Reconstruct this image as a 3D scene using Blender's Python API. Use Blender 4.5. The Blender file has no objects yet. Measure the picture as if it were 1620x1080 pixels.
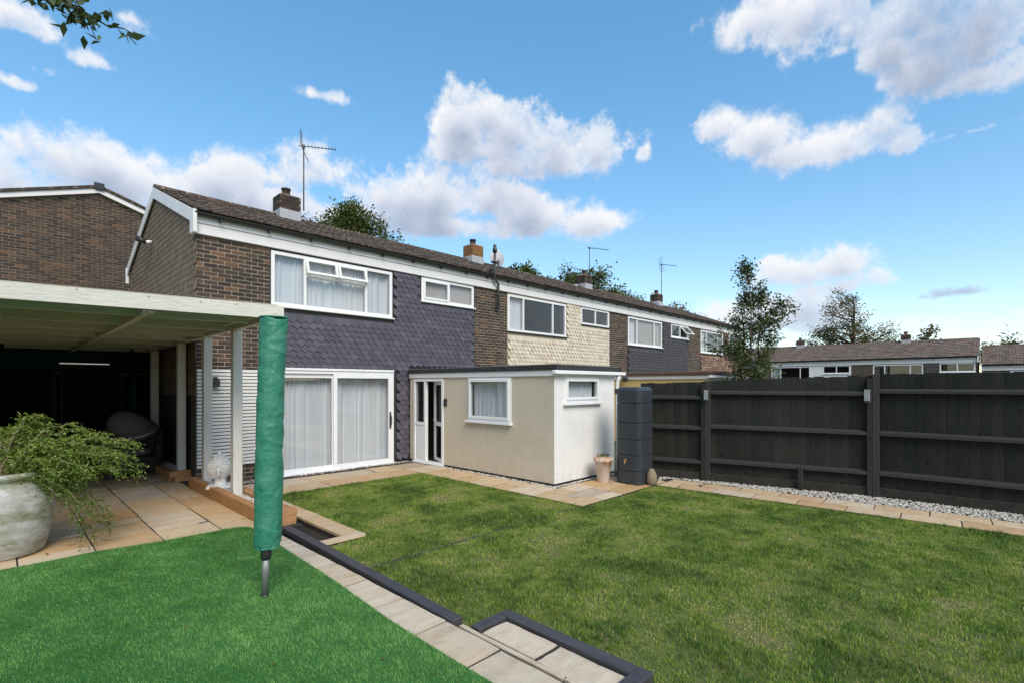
import bpy, math, random
import numpy as np
from mathutils import Vector, Matrix
random.seed(11)
RNG = np.random.default_rng(7)
sc = bpy.context.scene
C = sc.collection
rad = math.radians

# ------------------------------------------------------------------ camera
AZ = rad(44.08)                      # view azimuth, measured from +X (the terrace runs along +X)
cd = bpy.data.cameras.new('camera')
cam = bpy.data.objects.new('camera', cd); C.objects.link(cam)
cam.location = (0, 0, 1.8)
cam.rotation_euler = (rad(90), 0, AZ - rad(90))
cd.sensor_width = 36; cd.lens = 790 / 1620 * 36
cd.shift_y = (608 - 540) / 1620
cd.clip_end = 2000; cd.clip_start = .05
sc.camera = cam

# ------------------------------------------------------------------ sky
SUN_DIR = Vector((-.30, -.74, .78)).normalized()      # towards the sun
SUN_EL = math.asin(SUN_DIR.z)
def pix_dir(px, py):
    """azimuth and elevation (radians) of a direction seen in the photograph"""
    r = (px - 810) / 790; u = (608 - py) / 790
    x = math.cos(AZ) + r * math.sin(AZ); y = math.sin(AZ) - r * math.cos(AZ)
    return math.atan2(y, x), math.atan2(u, math.hypot(x, y))

def spectral(h, w, beta, lo, seed):
    g = np.random.default_rng(seed)
    fy = np.fft.fftfreq(h)[:, None] * h; fx = np.fft.rfftfreq(w)[None, :] * w
    fr = np.sqrt((fx * h / w * 1.0) ** 2 + fy ** 2) * (w / h)
    amp = np.where(fr > lo, 1 / np.maximum(fr, 1) ** beta, 0)
    ph = g.uniform(0, 2 * np.pi, amp.shape)
    n = np.fft.irfft2(amp * np.exp(1j * ph), s=(h, w))
    return n / n.std()

def make_clouds():
    W, H = 4096, 1024                                # upper hemisphere, equirectangular
    el = (np.arange(H) + .5) / H * (math.pi / 2)
    lobes = []
    def lb(px, py, rx, ry, k=1.0, s=1.0): 
        a, e = pix_dir(px, py); a2, _ = pix_dir(px + 1, py); _, e2 = pix_dir(px, py - 1)
        lobes.append((a, e, rx * abs(a2 - a), ry * abs(e2 - e), k, s))
    for q in [(330,292,95,48),(400,275,95,44),(500,278,90,52),(450,320,160,44),(600,312,115,58),(690,325,110,54),(775,318,95,50),(850,345,100,42),(925,356,75,30),(570,345,260,36),(720,360,230,28),(300,330,110,40),
              (85,248,100,62),(30,292,110,56),(150,272,100,50),(205,292,90,42),(100,310,170,36),
              (20,28,115,48),(140,92,60,30,.75),(205,30,45,22,.6),(75,112,60,18,.45),(200,45,70,20,.4),(500,150,45,14,.55),(20,130,60,14,.4),
              (735,150,48,34,.9),(770,185,80,44),(735,205,52,44),(820,205,88,50),(890,228,105,60),(945,240,68,52),(850,262,118,36),(1014,246,20,22,.9),(760,240,80,26,.8),
              (1130,200,58,40),(1200,222,80,42),(1265,244,100,40),(1335,228,86,46),(1390,206,74,50),(1432,222,52,36),(1530,210,130,9,.45),
              (1195,32,90,56),(1300,15,160,62),(1420,25,180,78),(1560,40,180,110),(1400,82,80,44),(1470,112,96,48),(1335,78,62,24,.8),(1155,68,48,36,.8),(1535,128,110,34,.9),(1610,110,90,50),
              (1325,418,88,42),(1270,432,84,34),(1385,442,60,34),(1225,414,44,14,.7),(1330,455,120,26,.7),
              (1285,500,120,44,1.0),(1200,505,120,40,.8),(1420,520,180,26,.5),
              (850,455,110,14,.3),(1560,560,200,22,.45)]:
        lb(*q)
    a, e = pix_dir(1512, 463); lobes.append((a, e, .062, .014, .62, .42))
    a, e = pix_dir(1460, 470); lobes.append((a, e, .035, .010, .5, .42))
    g = random.Random(5)
    for c in range(44):                              # sky goes on all round, extra clouds added to whiten the fill light
        a0 = AZ + g.uniform(rad(72), rad(288)); e0 = abs(g.gauss(0, .42)) + .10
        for j in range(g.randint(4, 9)):
            s = g.uniform(.05, .12)
            lobes.append((a0 + g.gauss(0, .13), e0 + g.gauss(0, .03), s * 1.5, s * .62, 1, 1))
    Wx = np.arange(W); base = np.full((H, W), -1.0, np.float32); tint = np.ones((H, W), np.float32)
    for a, e, sx, sy, k, s in lobes:
        R = 1.9
        j0 = max(0, int((e - R * sy) / (math.pi / 2) * H)); j1 = min(H, int((e + R * sy) / (math.pi / 2) * H) + 1)
        cx = (.5 - a / (2 * math.pi)) * W; hw = int(R * sx / (2 * math.pi) * W) + 1
        ii = np.arange(int(cx) - hw, int(cx) + hw + 1)
        dx = (ii + .5 - cx) / W * 2 * math.pi / sx; dy = (el[j0:j1] - e) / sy
        q = np.sqrt(dx[None, :] ** 2 + np.where(dy > 0, dy, dy * 1.25)[:, None] ** 2)
        v = (1 - q) * k - (1 - k) * .25
        cols = ii % W
        sub = base[j0:j1][:, cols]; tsub = tint[j0:j1][:, cols]
        # smooth union
        hmix = np.clip(.5 + .5 * (v - sub) / .2, 0, 1)
        ns = sub * (1 - hmix) + v * hmix + .2 * hmix * (1 - hmix)
        base[j0:j1, cols] = ns; tint[j0:j1, cols] = np.where(v > sub, s, tsub)
    n = spectral(H * 2, W, 1.75, 14, 3)[:H]; n2 = spectral(H * 2, W, 1.45, 40, 9)[:H]
    D = base * 1.0 + .19 * n + .085 * n2 - .09
    def blur(x, k):
        fy = np.fft.fftfreq(x.shape[0])[:, None]; fx = np.fft.rfftfreq(x.shape[1])[None, :]
        return np.fft.irfft2(np.fft.rfft2(x) * np.exp(-2 * (math.pi * k) ** 2 * (fx ** 2 + fy ** 2)), s=x.shape)
    wisp = spectral(H * 2, W, 1.6, 8, 31)[:H]
    mask = np.clip((D + .10 + .05*wisp) / (.52 + .16*np.clip(wisp, -1, 1)), 0, 1); mask = mask * mask * (3 - 2 * mask)
    thick = np.clip(D, 0, 1.0)
    mask *= np.clip(.70 + .42*thick + .12*wisp + .05*n2, 0, 1)
    # light comes from above: thickness of cloud met on the way up
    up = np.zeros_like(thick)
    for st, wt in ((5, .3), (12, .3), (24, .25), (40, .2)):
        up += wt * np.vstack([thick[st:], np.zeros((st, W))])
    sh = np.clip(1.06 - .78 * blur(up, 3) + .05 * n2 * .5 + .05 * n * .5, .40, 1.12)
    sh = sh * tint
    px = np.zeros((2 * H, W, 4), np.float32); px[..., 3] = 1
    px[H:, :, 0] = mask; px[H:, :, 1] = sh
    im = bpy.data.images.new('cloud_field', W, 2 * H, float_buffer=True, is_data=True)
    im.pixels.foreach_set(px.ravel()); im.update(); im.pack()
    return im

world = bpy.data.worlds.new('World'); sc.world = world; world.use_nodes = True
nt = world.node_tree; nt.nodes.clear()
def wn(t, **k):
    n = nt.nodes.new(t)
    for a, b in k.items(): setattr(n, a, b)
    return n
sky = wn('ShaderNodeTexSky', sky_type='NISHITA', sun_disc=False, sun_elevation=SUN_EL,
         sun_rotation=math.atan2(SUN_DIR.x, SUN_DIR.y), altitude=0, air_density=1.0, dust_density=.25, ozone_density=1.1)
env = wn('ShaderNodeTexEnvironment', image=make_clouds(), interpolation='Linear')
sep = wn('ShaderNodeSeparateColor')
hsv = wn('ShaderNodeHueSaturation'); hsv.inputs['Saturation'].default_value = 1.37; hsv.inputs['Value'].default_value = 1.26; hsv.inputs['Hue'].default_value = .499
ccol = wn('ShaderNodeValToRGB')
ccol.color_ramp.elements[0].position = .35; ccol.color_ramp.elements[0].color = (2.0/8, 2.4/8, 3.2/8, 1)
ccol.color_ramp.elements[1].position = 1.0; ccol.color_ramp.elements[1].color = (5.1/8, 5.15/8, 5.3/8, 1)
e_ = ccol.color_ramp.elements.new(.72); e_.color = (3.9/8, 4.2/8, 4.8/8, 1)
cmul = wn('ShaderNodeVectorMath', operation='SCALE'); cmul.inputs['Scale'].default_value = 7.3
mix = wn('ShaderNodeMix', data_type='RGBA')
bg = wn('ShaderNodeBackground'); bg.inputs['Strength'].default_value = .10
wo = wn('ShaderNodeOutputWorld')
L = nt.links.new
L(env.outputs['Color'], sep.inputs['Color'])
L(sky.outputs['Color'], hsv.inputs['Color'])
L(sep.outputs['Green'], ccol.inputs['Fac']); L(ccol.outputs['Color'], cmul.inputs[0])
gam = wn('ShaderNodeGamma'); gam.inputs['Gamma'].default_value = .70
smul = wn('ShaderNodeVectorMath', operation='SCALE'); smul.inputs['Scale'].default_value = 1.46
L(hsv.outputs['Color'], gam.inputs['Color']); L(gam.outputs[0], smul.inputs[0])
L(sep.outputs['Red'], mix.inputs['Factor']); L(smul.outputs[0], mix.inputs[6]); L(cmul.outputs[0], mix.inputs[7])
L(mix.outputs[2], bg.inputs['Color']); L(bg.outputs[0], wo.inputs['Surface'])

# ------------------------------------------------------------------ sun and exposure
sd = bpy.data.lights.new('sun', 'SUN'); sd.energy = 1.75; sd.angle = rad(34); sd.color = (1, .92, .80)
so = bpy.data.objects.new('sun', sd); C.objects.link(so)
so.rotation_euler = (-SUN_DIR).to_track_quat('-Z', 'Y').to_euler()
sc.view_settings.view_transform = 'Standard'; sc.view_settings.look = 'None'
sc.view_settings.gamma = 1; sc.view_settings.use_curve_mapping = False
sc.view_settings.exposure = 1.02
sc.render.engine = 'CYCLES'
sc.cycles.max_bounces = 7; sc.cycles.diffuse_bounces = 4; sc.cycles.transparent_max_bounces = 12
sc.cycles.use_denoising = True; sc.cycles.caustics_reflective = False; sc.cycles.caustics_refractive = False

# ------------------------------------------------------------------ materials
class NT:
    def __init__(s, name):
        s.m = bpy.data.materials.new(name); s.m.use_nodes = True; s.t = s.m.node_tree; s.t.nodes.clear()
        s.out = s.n('ShaderNodeOutputMaterial'); s.b = s.n('ShaderNodeBsdfPrincipled'); s.l(s.b.outputs[0], s.out.inputs[0])
    def n(s, t, **k):
        n = s.t.nodes.new(t)
        for a, b in k.items(): setattr(n, a, b)
        return n
    def l(s, a, b): s.t.links.new(a, b)
    def pos(s): return s.n('ShaderNodeNewGeometry').outputs['Position']
    def obj(s): return s.n('ShaderNodeTexCoord').outputs['Object']
    def noise(s, vec, scale, detail=4, rough=.6, stretch=None):
        if stretch:
            mp = s.n('ShaderNodeMapping'); mp.inputs['Scale'].default_value = stretch; s.l(vec, mp.inputs['Vector']); vec = mp.outputs[0]
        n = s.n('ShaderNodeTexNoise'); n.inputs['Scale'].default_value = scale; n.inputs['Detail'].default_value = detail; n.inputs['Roughness'].default_value = rough
        s.l(vec, n.inputs['Vector']); return n.outputs['Fac']
    def ramp(s, fac, stops, interp='LINEAR'):
        r = s.n('ShaderNodeValToRGB'); r.color_ramp.interpolation = interp; e = r.color_ramp.elements
        while len(e) < len(stops): e.new(.5)
        for el, (p, c) in zip(e, stops):
            el.position = p; el.color = (c, c, c, 1) if isinstance(c, (int, float)) else (*c, 1)
        s.l(fac, r.inputs[0]); return r.outputs[0]
    def mix(s, f, a, b, mode='MIX'):
        m = s.n('ShaderNodeMix', data_type='RGBA', blend_type=mode)
        for sock, v in ((m.inputs['Factor'], f), (m.inputs[6], a), (m.inputs[7], b)):
            if hasattr(v, 'links'): s.l(v, sock)
            elif isinstance(v, (int, float)): sock.default_value = v if sock.type == 'VALUE' else (v, v, v, 1)
            else: sock.default_value = (*v, 1)
        return m.outputs[2]
    def math(s, op, a, b=0.0):
        m = s.n('ShaderNodeMath', operation=op)
        for i, v in enumerate((a, b)):
            if hasattr(v, 'links'): s.l(v, m.inputs[i])
            else: m.inputs[i].default_value = v
        return m.outputs[0]
    def rnd(s):
        """one random value per object, or per island of a joined mesh"""
        a = s.n('ShaderNodeObjectInfo').outputs['Random']; b = s.n('ShaderNodeNewGeometry').outputs['Random Per Island']
        return s.math('FRACT', s.math('ADD', a, b))
    def bump(s, h, dist=.01, strength=1.0):
        b = s.n('ShaderNodeBump'); b.inputs['Distance'].default_value = dist; b.inputs['Strength'].default_value = strength
        s.l(h, b.inputs['Height']); s.l(b.outputs[0], s.b.inputs['Normal'])
    def col(s, c):
        if hasattr(c, 'links'): s.l(c, s.b.inputs['Base Color'])
        else: s.b.inputs['Base Color'].default_value = (*c, 1)
    def rough(s, r):
        if hasattr(r, 'links'): s.l(r, s.b.inputs['Roughness'])
        else: s.b.inputs['Roughness'].default_value = r
    def set(s, **k):
        for a, v in k.items(): s.b.inputs[a].default_value = v
        return s

def speckled(name, c, c2=None, rough=.6, scale=6, bump=.002, bscale=60, amount=.5, metallic=0, spec=.5):
    """paint, plaster, plastic: a colour with uneven wear and a fine relief"""
    t = NT(name); p = t.pos(); c2 = c2 or tuple(x * .8 for x in c)
    f = t.ramp(t.noise(p, scale, 5, .65), [(.35, 0), (.7, 1)])
    t.col(t.mix(t.math('MULTIPLY', f, amount), c, c2)); t.rough(rough); t.set(Metallic=metallic)
    t.b.inputs['Specular IOR Level'].default_value = spec
    if bump: t.bump(t.noise(p, bscale, 3), bump)
    return t.m

def brickmat(name, stops):
    t = NT(name); p = t.pos()
    base = t.ramp(t.rnd(), stops)
    f = t.noise(p, 30, 5, .7)
    c = t.mix(t.ramp(f, [(.35, 0), (.75, .6)]), base, (.035, .028, .026))
    c = t.mix(t.ramp(t.noise(p, 1.3, 3), [(.45, 0), (.75, .45)]), c, (.05, .04, .038))
    t.col(c); t.rough(.88); t.bump(t.noise(p, 90, 4), .004); return t.m
BRICK = brickmat('dark_brick', [(0, (.026, .021, .020)), (.4, (.045, .032, .026)), (.68, (.068, .044, .033)), (.88, (.115, .064, .040)), (1, (.19, .10, .055))])
BRICK_L = brickmat('brown_brick', [(0, (.038, .027, .023)), (.4, (.062, .041, .030)), (.7, (.084, .055, .037)), (.92, (.13, .075, .042)), (1, (.17, .09, .05))])
BRICK_O = brickmat('ochre_brick', [(0, (.28, .13, .045)), (.5, (.33, .17, .06)), (1, (.22, .10, .04))])
MORTAR = speckled('mortar', (.40, .33, .24), (.26, .21, .155), .95, 9, .004, 120)

def tilemat(name, stops, spots=None, rough=.7, mott=.35):
    t = NT(name); p = t.pos()
    c = t.ramp(t.rnd(), stops)
    c = t.mix(t.ramp(t.noise(p, 7, 5, .7), [(.35, 0), (.8, mott)]), c, tuple(x * .55 for x in stops[0][1]))
    if spots:
        s = t.ramp(t.noise(p, 15, 5, .75), [(.54, 0), (.61, 1)])
        s2 = t.ramp(t.noise(p, 3.2, 3), [(.36, 0), (.55, .9)])
        c = t.mix(t.math('MULTIPLY', s, s2), c, spots[0])
        m_ = t.ramp(t.noise(p, 5.5, 5, .7), [(.55, 0), (.7, .7)])
        c = t.mix(m_, c, spots[1])
    t.col(c); t.rough(rough); t.bump(t.noise(p, 70, 4), .003); return t.m
TILE_GREY = tilemat('grey_wall_tile', [(0, (.062, .057, .074)), (.3, (.077, .071, .091)), (.8, (.090, .083, .104)), (1, (.112, .104, .124))], rough=.5, mott=.35)
TILE_CREAM = tilemat('cream_wall_tile', [(0, (.52, .44, .33)), (.3, (.60, .52, .40)), (1, (.69, .60, .47))], rough=.55, mott=.22)
TILE_DARK = tilemat('dark_wall_tile', [(0, (.050, .045, .050)), (1, (.075, .064, .066))], rough=.6)
TILE_BROWN = tilemat('brown_wall_tile', [(0, (.15, .085, .058)), (.6, (.22, .13, .09)), (1, (.34, .23, .17))], rough=.8)
TILE_GABLE = tilemat('weathered_wall_tile', [(0, (.135, .102, .070)), (.5, (.165, .126, .088)), (1, (.20, .152, .105))], rough=.9)
ROOF = tilemat('roof_tile', [(0, (.050, .034, .025)), (.5, (.072, .048, .035)), (1, (.10, .066, .046))], ((.34, .29, .22), (.036, .032, .016)), .95, .6)
ROOF_FAR = tilemat('far_roof_tile', [(0, (.085, .055, .042)), (.5, (.12, .078, .057)), (1, (.165, .11, .08))], ((.36, .33, .28), (.15, .13, .07)), .9)

UPVC = speckled('white_upvc', (.80, .80, .80), (.70, .70, .69), .32, 3, 0, amount=.4)
FASCIA = speckled('white_fascia', (.74, .73, .73), (.60, .57, .55), .45, 2.0, 0, amount=.5)
def render_paint(name, c, c2):
    """painted render: patchy tone, rain streaks, soil splash along the foot"""
    t = NT(name); p = t.pos(); s = t.n('ShaderNodeSeparateXYZ'); t.l(p, s.inputs[0])
    k = t.mix(t.ramp(t.noise(p, 1.6, 6, .65), [(.38, 0), (.72, .8)]), c, c2)
    st = t.ramp(t.noise(p, 3.2, 5, .7, (3, 3, .16)), [(.56, 0), (.76, .2)])
    k = t.mix(st, k, tuple(x*.62 for x in c2))
    low = t.math('SUBTRACT', 1.0, t.math('MULTIPLY', s.outputs[2], 3.0))
    sp = t.math('MULTIPLY', t.ramp(low, [(0, 0), (1, .40)]), t.ramp(t.noise(p, 9, 5, .7), [(.40, 0), (.66, 1)]))
    k = t.mix(sp, k, (.22, .17, .12))
    t.col(k); t.rough(.85); t.bump(t.math('ADD', t.noise(p, 150, 3), t.math('MULTIPLY', t.noise(p, 4, 3), 2.0)), .004); return t.m
def painted_wood(name, c, c2, stretch, rough=.6, amount=.6):
    t = NT(name); p = t.pos()
    g = t.noise(p, 5, 6, .65, stretch)
    f = t.ramp(g, [(.40, 0), (.72, 1)])
    d = t.ramp(t.noise(p, 2.5, 5, .7), [(.45, 0), (.75, 1)])
    cc = t.mix(t.math('MULTIPLY', f, amount), c, c2)
    kn = t.ramp(t.noise(p, 17, 1, .3), [(.755, 0), (.78, .8)])
    cc = t.mix(kn, cc, tuple(x * .55 for x in c2))
    t.col(t.mix(t.math('MULTIPLY', d, .35), cc, c2)); t.rough(rough); t.bump(g, .006); return t.m
WPAINT = painted_wood('white_painted_timber', (.66, .64, .58), (.50, .47, .40), (1.2, 8, 8))
WPAINT_V = painted_wood('white_painted_post', (.66, .64, .59), (.50, .47, .41), (8, 8, 1.2))
SLAT = painted_wood('white_slat', (.76, .75, .72), (.63, .61, .57), (1.2, 8, 8), amount=.4)
def m_board():
    t = NT('charcoal_stained_board'); p = t.pos(); oi = t.n('ShaderNodeObjectInfo').outputs['Random']
    base = t.ramp(oi, [(0, (.0120, .0160, .0130)), (.4, (.0190, .0215, .0180)), (.7, (.0235, .0205, .0175)), (1, (.0340, .0345, .0300))])
    g = t.noise(p, 5, 6, .7, (10, 10, .8))
    c = t.mix(t.ramp(g, [(.42, 0), (.75, .7)]), base, (.036, .031, .025))
    kn = t.ramp(t.noise(p, 9, 2, .4, (1.6, 1.6, 1)), [(.68, 0), (.73, .9)])
    c = t.mix(kn, c, (.006, .006, .005))
    s = t.n('ShaderNodeSeparateXYZ'); t.l(p, s.inputs[0])
    low = t.math('SUBTRACT', 1.0, t.math('MULTIPLY', s.outputs[2], 2.4))
    sp = t.math('MULTIPLY', t.ramp(low, [(0, 0), (1, .6)]), t.ramp(t.noise(p, 7, 5, .7), [(.42, 0), (.7, 1)]))
    c = t.mix(sp, c, (.075, .062, .045))
    c = t.mix(t.ramp(t.noise(p, 1.1, 4, .6), [(.48, 0), (.75, .55)]), c, (.037, .039, .036))
    t.col(c); t.rough(.85); t.b.inputs['Specular IOR Level'].default_value = .25; t.bump(g, .008); return t.m
FENCE_M = m_board()
FENCE_P = painted_wood('charcoal_stained_post', (.021, .019, .017), (.034, .030, .027), (9, 9, 1), .8, .8)
FENCE_R = painted_wood('charcoal_stained_rail', (.031, .028, .026), (.021, .020, .018), (9, 1, 9), .75, .8)
SLEEPER = painted_wood('new_timber_sleeper', (.42, .215, .085), (.27, .125, .05), (9, 1.1, 9), .75, .8)
SLEEPER_END = painted_wood('sleeper_end_grain', (.47, .25, .11), (.30, .15, .065), (4, 9, 9), .8, .8)
BLACKWOOD = painted_wood('black_painted_sleeper', (.043, .039, .042), (.085, .078, .082), (9, 1.1, 9), .55, .7)
CREAM_R = render_paint('cream_masonry_paint', (.62, .54, .42), (.55, .47, .36))
WHITE_R = render_paint('white_masonry_paint', (.77, .76, .74), (.66, .645, .61))
YELLOW_R = speckled('yellow_masonry_paint', (.66, .46, .17), (.55, .38, .14), .8, 2, .003, 180)
BLACKTRIM = speckled('black_roof_trim', (.020, .022, .021), (.05, .05, .048), .5, 5, .001, 40)
BLACKPL = speckled('black_plastic', (.018, .018, .019), (.03, .03, .03), .4, 8, 0)
FELT = speckled('roof_felt', (.16, .16, .15), (.26, .25, .23), .95, 4, .004, 90)
LEAD = speckled('lead_flashing', (.42, .43, .46), (.28, .28, .30), .55, 14, .003, 30)
GALV = speckled('galvanised_steel', (.42, .42, .42), (.30, .30, .30), .42, 12, .001, 60, metallic=.7)
DARKMETAL = speckled('dark_metal', (.06, .06, .062), (.10, .09, .08), .5, 12, 0, metallic=.4)
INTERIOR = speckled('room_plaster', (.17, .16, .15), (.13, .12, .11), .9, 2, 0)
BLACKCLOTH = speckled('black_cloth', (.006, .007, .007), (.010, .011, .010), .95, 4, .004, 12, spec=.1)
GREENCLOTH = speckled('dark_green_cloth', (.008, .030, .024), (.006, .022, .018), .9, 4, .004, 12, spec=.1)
SOIL = speckled('soil', (.035, .026, .017), (.020, .015, .010), 1, 18, .02, 50)
def m_lawnsoil():
    t = NT('thatch'); p = t.pos()
    c = t.mix(t.ramp(t.noise(p, 3.0, 5), [(.4, 0), (.65, 1)]), (.065, .100, .018), (.13, .130, .038))
    t.col(c); t.rough(1); t.bump(t.noise(p, 80, 4), .01); return t.m
THATCH = m_lawnsoil()
GROUND = speckled('rough_grass_ground', (.045, .062, .02), (.07, .066, .03), 1, 2, .02, 20)
TURFBASE = speckled('turf_backing', (.030, .15, .028), (.022, .11, .022), .9, 40, .004, 200)
def m_slab(name, stops):
    t = NT(name); o = t.obj(); oi = t.n('ShaderNodeObjectInfo').outputs['Random']
    off = t.n('ShaderNodeVectorMath', operation='ADD'); cmb = t.n('ShaderNodeCombineXYZ')
    t.l(t.math('MULTIPLY', oi, 37.0), cmb.inputs[0]); t.l(t.math('MULTIPLY', oi, 91.0), cmb.inputs[1])
    t.l(o, off.inputs[0]); t.l(cmb.outputs[0], off.inputs[1]); v = off.outputs[0]
    base = t.ramp(oi, stops)
    bands = t.noise(v, 1.7, 5, .6, (.6, 3.2, 1))
    c = t.mix(t.ramp(bands, [(.42, 0), (.70, .75)]), base, t.mix(.5, base, (.36, .19, .075)))
    c = t.mix(t.ramp(t.noise(v, 1.1, 4, .6), [(.5, 0), (.75, .6)]), c, (.52, .46, .38))
    p = t.pos()
    grime = t.ramp(t.noise(p, 5, 6, .75), [(.5, 0), (.8, .45)])
    c = t.mix(grime, c, (.20, .16, .12)); t.col(c); t.rough(.8)
    h = t.math('ADD', t.math('MULTIPLY', t.noise(v, 2.5, 5, .6, (.7, 2, 1)), 1.0), t.math('MULTIPLY', t.noise(p, 120, 3), .12))
    t.bump(h, .012, .7); return t.m
SLAB = m_slab('sandstone_slab', [(0, (.52, .36, .19)), (.25, (.60, .46, .29)), (.5, (.47, .28, .12)), (.72, (.62, .50, .35)), (.88, (.38, .31, .22)), (1, (.56, .35, .16))])
SLAB_C = m_slab('cream_sandstone_slab', [(0, (.55, .45, .32)), (.5, (.61, .51, .38)), (1, (.54, .42, .29))])
JOINT = speckled('slab_joint', (.030, .026, .022), (.016, .014, .012), 1, 20, .004, 80)
def m_pebble():
    t = NT('white_pebble'); t.col(t.ramp(t.rnd(), [(0, (.36, .33, .28)), (.3, (.53, .49, .43)), (.8, (.64, .60, .54)), (1, (.28, .245, .20))])); t.rough(.6); return t.m
PEBBLE = m_pebble()
def m_glass():
    t = NT('window_glass'); t.t.nodes.remove(t.b)
    tr = t.n('ShaderNodeBsdfTransparent'); tr.inputs[0].default_value = (.93, .945, .95, 1)
    gl = t.n('ShaderNodeBsdfGlossy'); gl.inputs['Roughness'].default_value = .012
    fr = t.n('ShaderNodeLayerWeight'); fr.inputs['Blend'].default_value = .5
    f = t.math('ADD', t.math('MULTIPLY', t.math('POWER', fr.outputs['Facing'], 4.0), .85), .06)
    mx = t.n('ShaderNodeMixShader'); t.l(f, mx.inputs[0]); t.l(tr.outputs[0], mx.inputs[1]); t.l(gl.outputs[0], mx.inputs[2]); t.l(mx.outputs[0], t.out.inputs[0])
    return t.m
GLASS = m_glass()
def m_fabric(name, c, tl=.35):
    t = NT(name); p = t.pos(); t.col(t.mix(t.math('MULTIPLY', t.noise(p, 160, 2), .5), c, tuple(x * .85 for x in c))); t.rough(.9)
    tr = t.n('ShaderNodeBsdfTranslucent'); tr.inputs[0].default_value = (*c, 1)
    mx = t.n('ShaderNodeMixShader'); mx.inputs[0].default_value = tl
    t.l(t.b.outputs[0], mx.inputs[1]); t.l(tr.outputs[0], mx.inputs[2]); t.l(mx.outputs[0], t.out.inputs[0]); return t.m
CURTAIN = m_fabric('net_curtain', (.84, .84, .87), .12)
BLIND = m_fabric('beige_blind', (.60, .54, .50), .2)
ROOFSHEET = m_fabric('painted_roof_board', (.40, .40, .30), .03)
def m_leaf(name, stops, tl=.3, rough=.55):
    t = NT(name); a = t.n('ShaderNodeAttribute', attribute_name='tint').outputs['Fac']
    c = t.ramp(a, stops); t.col(c); t.rough(rough)
    tr = t.n('ShaderNodeBsdfTranslucent'); t.l(t.mix(1, c, (1.3, 1.35, .7), 'MULTIPLY'), tr.inputs[0])
    mx = t.n('ShaderNodeMixShader'); mx.inputs[0].default_value = tl
    t.l(t.b.outputs[0], mx.inputs[1]); t.l(tr.outputs[0], mx.inputs[2]); t.l(mx.outputs[0], t.out.inputs[0]); return t.m
LEAF_DARK = m_leaf('dark_leaf', [(0, (.040, .060, .020)), (.6, (.078, .108, .034)), (1, (.14, .165, .065))])
LEAF_MID = m_leaf('mid_green_leaf', [(0, (.042, .062, .014)), (.5, (.085, .115, .024)), (.85, (.14, .160, .036)), (1, (.22, .165, .05))])
LEAF_RUST = m_leaf('rusty_leaf', [(0, (.075, .075, .022)), (.5, (.14, .125, .038)), (.8, (.18, .125, .050)), (1, (.22, .13, .065))])
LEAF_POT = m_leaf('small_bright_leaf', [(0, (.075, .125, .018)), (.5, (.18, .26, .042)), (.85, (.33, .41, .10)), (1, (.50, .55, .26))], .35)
GRASS_M = m_leaf('lawn_blade', [(0, (.066, .130, .014)), (.4, (.180, .290, .030)), (.72, (.335, .415, .060)), (.9, (.48, .45, .13)), (1, (.56, .47, .21))], .3)
TURF_M = m_leaf('artificial_blade', [(0, (.048, .140, .024)), (.55, (.110, .285, .052)), (1, (.25, .45, .13))], .2)
BARK = speckled('bark', (.075, .058, .042), (.045, .035, .027), .95, 14, .02, 40)
TWIG = speckled('pale_twig', (.30, .23, .16), (.20, .15, .10), .9, 30, .002, 80)
def m_cover():
    t = NT('green_pvc_cover'); p = t.pos()
    c = t.mix(t.ramp(t.noise(p, 9, 5, .7), [(.42, 0), (.75, .55)]), (.024, .190, .118), (.11, .30, .215))
    t.col(c); t.rough(.42); t.bump(t.noise(p, 22, 5, .6), .012, .8); return t.m
COVER = m_cover()
STONE_W = speckled('white_cast_stone', (.74, .73, .71), (.55, .53, .50), .7, 14, .003, 90)
TERRA = None
def m_terra():
    t = NT('whitewashed_terracotta'); p = t.pos(); o = t.obj(); s = t.n('ShaderNodeSeparateXYZ'); t.l(o, s.inputs[0])
    f = t.math('ADD', t.noise(p, 9, 5, .7), t.math('MULTIPLY', s.outputs[2], .55))
    t.col(t.ramp(f, [(.62, (.60, .52, .44)), (.72, (.55, .40, .30)), (.82, (.42, .17, .075))])); t.rough(.85); t.bump(t.noise(p, 60, 4), .004); return t.m
def m_bigpot():
    t = NT('mossy_stone_pot'); p = t.pos(); o = t.obj(); s = t.n('ShaderNodeSeparateXYZ'); t.l(o, s.inputs[0])
    n = t.noise(p, 3.2, 5, .7, (1, 1, 1.5))
    c = t.ramp(n, [(.36, (.46, .45, .42)), (.50, (.34, .34, .29)), (.58, (.25, .26, .16)), (.68, (.15, .16, .06))])
    c = t.mix(t.ramp(t.noise(p, 5, 4, .6, (1, 1, 3)), [(.5, 0), (.62, .6)]), c, (.58, .57, .55))
    t.col(c); t.rough(.85); t.bump(t.noise(p, 50, 4), .004); return t.m
def m_wicker():
    t = NT('grey_wicker'); p = t.pos()
    w = t.n('ShaderNodeTexWave', wave_type='BANDS', bands_direction='Z'); w.inputs['Scale'].default_value = 28; w.inputs['Distortion'].default_value = 1.2; t.l(p, w.inputs['Vector'])
    t.col(t.mix(w.outputs['Fac'], (.035, .031, .030), (.115, .105, .10))); t.rough(.6); t.bump(w.outputs['Fac'], .01); return t.m
WICKER = m_wicker()
CUSHION = m_fabric('taupe_cushion', (.115, .095, .090), .01)
PIPING = speckled('white_piping', (.6, .6, .58), None, .7, 8, 0)
STEM_G = speckled('green_stem', (.08, .10, .03), None, .8, 20, 0)

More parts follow.
